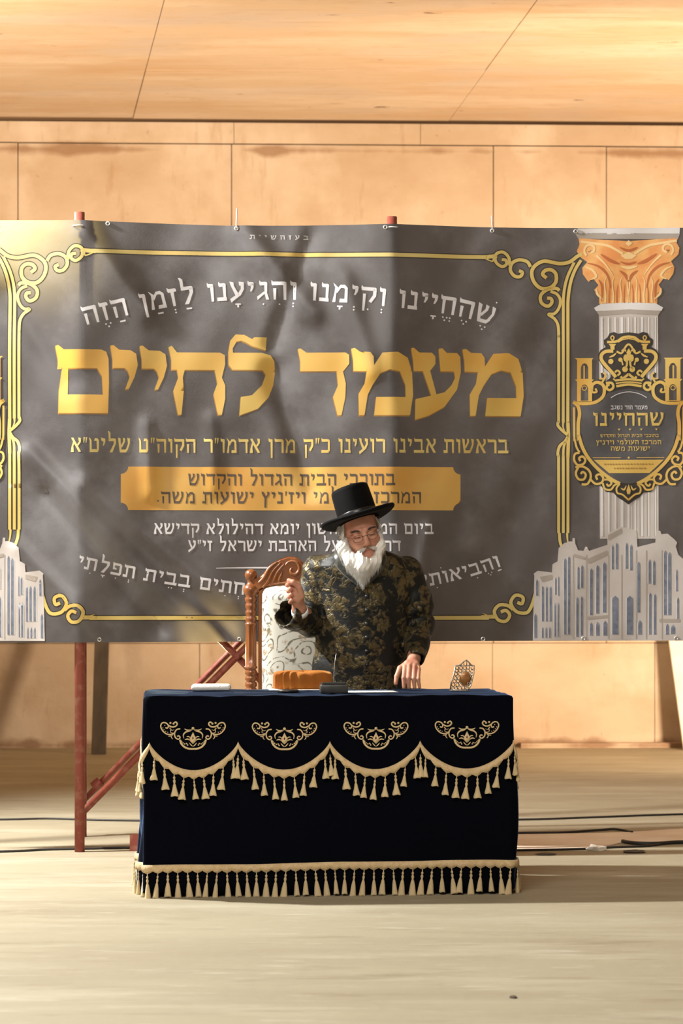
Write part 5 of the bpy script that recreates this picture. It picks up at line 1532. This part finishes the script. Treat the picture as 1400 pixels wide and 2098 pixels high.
# beard, sidelocks, moustache, brows
M['hair'] = mat('white_hair', (0.90, 0.89, 0.86), .6, col2=(0.82, 0.80, 0.74), nscale=60, stretch=(4, 4, .5), bump=.4, bscale=120)
M['brow'] = mat('grey_brow', (0.07, 0.05, 0.038), .7)
def beard_f(p):
    w_ = lambda px, py, d: A3(P(px, py, d))
    q = to_head(p)
    d = chain(p, [A3(hw(-.070, -.012, -.012)), w_(702, 1122, 9.652), w_(721, 1150, 9.628), w_(742, 1187, 9.640)], [.014, .022, .027, .006], .02)
    d = smin(d, chain(p, [A3(hw(.070, -.012, -.012)), w_(779, 1115, 9.668), w_(768, 1148, 9.634), w_(754, 1177, 9.638)], [.013, .020, .025, .009], .02), .018)
    d = smin(d, chain(p, [w_(745, 1137, 9.618), w_(744, 1160, 9.612), w_(744, 1184, 9.630)], [.026, .032, .007], .02), .02)
    # keep mouth and chin pad clear
    d = smax(d, -ell(q, (0, -.095, -.064), (.035, .040, .030)), .010)
    return d + .0012 * np.sin(p[:, 0] * 330 + 5 * np.sin(p[:, 2] * 31) + 3 * np.sin(p[:, 2] * 77)) + .0008 * np.sin(p[:, 0] * 760 + p[:, 2] * 120 + 4 * np.sin(p[:, 2] * 60))
beard = nets_obj('beard', beard_f, (-.06, 9.54, 1.16), (.24, 9.80, 1.48), .0028, M['hair'], man, 0)
def strands(name, roots, m, parent, seg=4):
    V, F = [], []
    for r0, d0, ln, wd, sag in roots:
        p = Vector(r0); d_ = Vector(d0).normalized()
        side_ = d_.cross(Vector((0, 1, 0)));
        if side_.length < .1: side_ = Vector((1, 0, 0))
        side_.normalize(); oth = d_.cross(side_).normalized()
        o = len(V)
        for i in range(seg + 1):
            t_ = i / seg; w_ = wd * (1 - .85 * t_)
            V += [p + side_ * w_, p - side_ * w_ * .5 + oth * w_ * .8, p - side_ * w_ * .5 - oth * w_ * .8]
            p = p + d_ * (ln / seg); d_ = (d_ + Vector((0, 0, -sag))).normalized()
        for i in range(seg):
            for k in range(3):
                a, b = o + i * 3 + k, o + i * 3 + (k + 1) % 3; F.append((a, b, b + 3, a + 3))
    o = link(name, me_from(V, F, True), m); o['kind'] = 'stuff'
    o.parent = parent; o.matrix_parent_inverse = parent.matrix_parent_inverse if parent is not man else Matrix.Translation(man.location).inverted()
    if parent is not man: o.matrix_parent_inverse = Matrix.Translation(man.location).inverted() @ Matrix.Identity(4); o.parent = man
    return o
rh = random.Random(21)
bco = np.zeros(len(beard.data.vertices) * 3, np.float32); beard.data.vertices.foreach_get('co', bco); bco = bco.reshape(-1, 3)
bno = np.zeros(len(beard.data.vertices) * 3, np.float32); beard.data.vertices.foreach_get('normal', bno); bno = bno.reshape(-1, 3)
roots = []
tipz = P(744, 1190, 9.63)
for k in range(3600):
    i = rh.randrange(len(bco))
    p = Vector(bco[i]); n = Vector(bno[i])
    down = (Vector((tipz.x, 9.63, tipz.z - .05)) - p).normalized()
    roots.append((p - n * .002, (down + n * rh.uniform(.05, .30) + Vector((rh.uniform(-.15, .15), 0, 0))), rh.uniform(.018, .045), rh.uniform(.0004, .0008), rh.uniform(0, .12)))
strands('beard_strands', roots, M['hair'], man)
roots = []
for sx in (-1, 1):                                      # moustache
    for k in range(90):
        t_ = rh.random()
        p = hw(sx * (.003 + .030 * t_), -.100 + .018 * t_ + rh.uniform(-.002, .003), -.045 - .010 * t_ + rh.uniform(-.003, .003))
        roots.append((p, HR @ Vector((sx * .75, -.12, -.55)) + Vector((rh.uniform(-.1, .1), 0, rh.uniform(-.1, .1))), rh.uniform(.016, .030), .0010, .08))
    for k in range(220):                                # temple hair between hat and beard
        t_ = rh.random()
        p = hw(sx * (.066 + .010 * math.sin(PI * t_)), -.040 + .055 * rh.random(), .058 - .075 * t_)
        roots.append((p, HR @ Vector((sx * rh.uniform(.1, .5), -.15, -1)) + Vector((rh.uniform(-.1, .1), rh.uniform(-.1, .1), 0)), rh.uniform(.02, .045), .0011, .05))
    for k in range(60):                                 # loose tuft below the brim
        p = hw(sx * .078, -.005 + .03 * rh.random(), .045 - .03 * rh.random())
        roots.append((p, Vector((sx * rh.uniform(.2, .9), -.2, rh.uniform(-.9, -.1))), rh.uniform(.015, .032), .0010, .25))
strands('sidelocks', roots, M['hair'], man)
roots = []
for sx in (-1, 1):
    for k in range(70):
        t_ = rh.random()
        p = hw(sx * (.014 + .036 * t_), -.0965 + .013 * t_, .024 + .004 * math.sin(PI * t_) + rh.uniform(-.003, .003))
        roots.append((p, HR @ Vector((sx * .9, -.15, rh.uniform(-.2, .35))), rh.uniform(.007, .013), .0015, .05))
strands('eyebrows', roots, M['brow'], man)
roots = []
for sx in (-1, 1):
    for k in range(26):
        t_ = (k + .5) / 26
        p = hw(sx * (.020 + .024 * t_), -.0915 + .006 * t_, .0005)
        roots.append((p, HR @ Vector((sx * (t_ - .4), -.5, -.6)), .005, .0006, 0))
strands('eyelashes', roots, M['brow'], man, 2)
# glasses
M['wire'] = mat('thin_wire', (0.10, 0.085, 0.07), .3, .9)
gl = []
for sx in (-1, 1):
    gl.append(tube([hw(sx * .031 + .0215 * math.cos(a * PI / 10), -.1025 + .006 * abs(math.cos(a * PI / 10)) * (1 if math.cos(a * PI / 10) * sx > 0 else 0), -.004 + .0150 * math.sin(a * PI / 10)) for a in range(21)], .0011, 5))
    gl.append(tube([hw(sx * .0525, -.098, .004), hw(sx * .074, -.07, .006), hw(sx * .081, .0, .004)], .0009, 5))
gl.append(tube([hw(-.0095, -.106, .002), hw(0, -.1085, .005), hw(.0095, -.106, .002)], .0008, 5))
o = link('eyeglasses', me_from(*merge(gl), True), M['wire']); o.parent = man; o.matrix_parent_inverse = Matrix.Translation(man.location).inverted()

# hat
M['felt'] = mat('black_felt', (0.0025, 0.0025, 0.003), .8, spec=.12, sheen=.03, sheen_rough=.3, bump=.08, bscale=200)
M['ribbon'] = mat('black_ribbon', (0.007, 0.007, 0.008), .35)
HATP = P(735, 1063, 9.695)
HM = Matrix.Translation(HATP) @ (Matrix.Rotation(math.radians(6), 4, 'Z') @ Matrix.Rotation(math.radians(-16.5), 4, 'Y') @ Matrix.Rotation(math.radians(-9), 4, 'X'))
def hat_part(name, prof, m, curl=None, seg=56, rx=1.0, ry=1.0, close=True):
    V, F = [], []
    n = len(prof)
    for r, z in prof:
        for k in range(seg):
            a = 2 * PI * k / seg
            x_, y_ = r * rx * math.cos(a), r * ry * math.sin(a)
            zz_ = z + (curl(r, a) if curl else 0)
            V.append(HM @ Vector((x_, y_, zz_)))
    for i in range(n - 1):
        for k in range(seg):
            a, b = i * seg + k, i * seg + (k + 1) % seg; F.append((a, b, b + seg, a + seg))
    if close: F.append(tuple((n - 1) * seg + k for k in range(seg)))
    o = link(name, me_from(V, F, True), m); o.parent = man; o.matrix_parent_inverse = Matrix.Translation(man.location).inverted()
    return o
curl = lambda r, a: .16 * max(0, r - .090) * (math.cos(a) ** 2) - .10 * max(0, r - .09) * (math.sin(a) ** 2)
hat_part('hat_crown', [(.0835, -.012), (.0835, .0), (.0825, .03), (.0815, .07), (.0795, .118), (.0780, .128), (.0735, .1335), (.060, .135), (.03, .1335), (.002, .133)], M['felt'], rx=1.0, ry=1.20)
hat_part('hat_brim', [(.0825, -.006), (.1, -.007), (.13, -.007), (.152, -.006), (.1575, -.003), (.160, .003), (.1575, .008), (.150, .010), (.13, .005), (.1, .004), (.0825, .006), (.0825, -.006)], M['felt'], curl, ry=1.06, close=False)
hat_part('hat_band', [(.0842, .002), (.0855, .004), (.0848, .024), (.0838, .026)], M['ribbon'], ry=1.20, close=False)
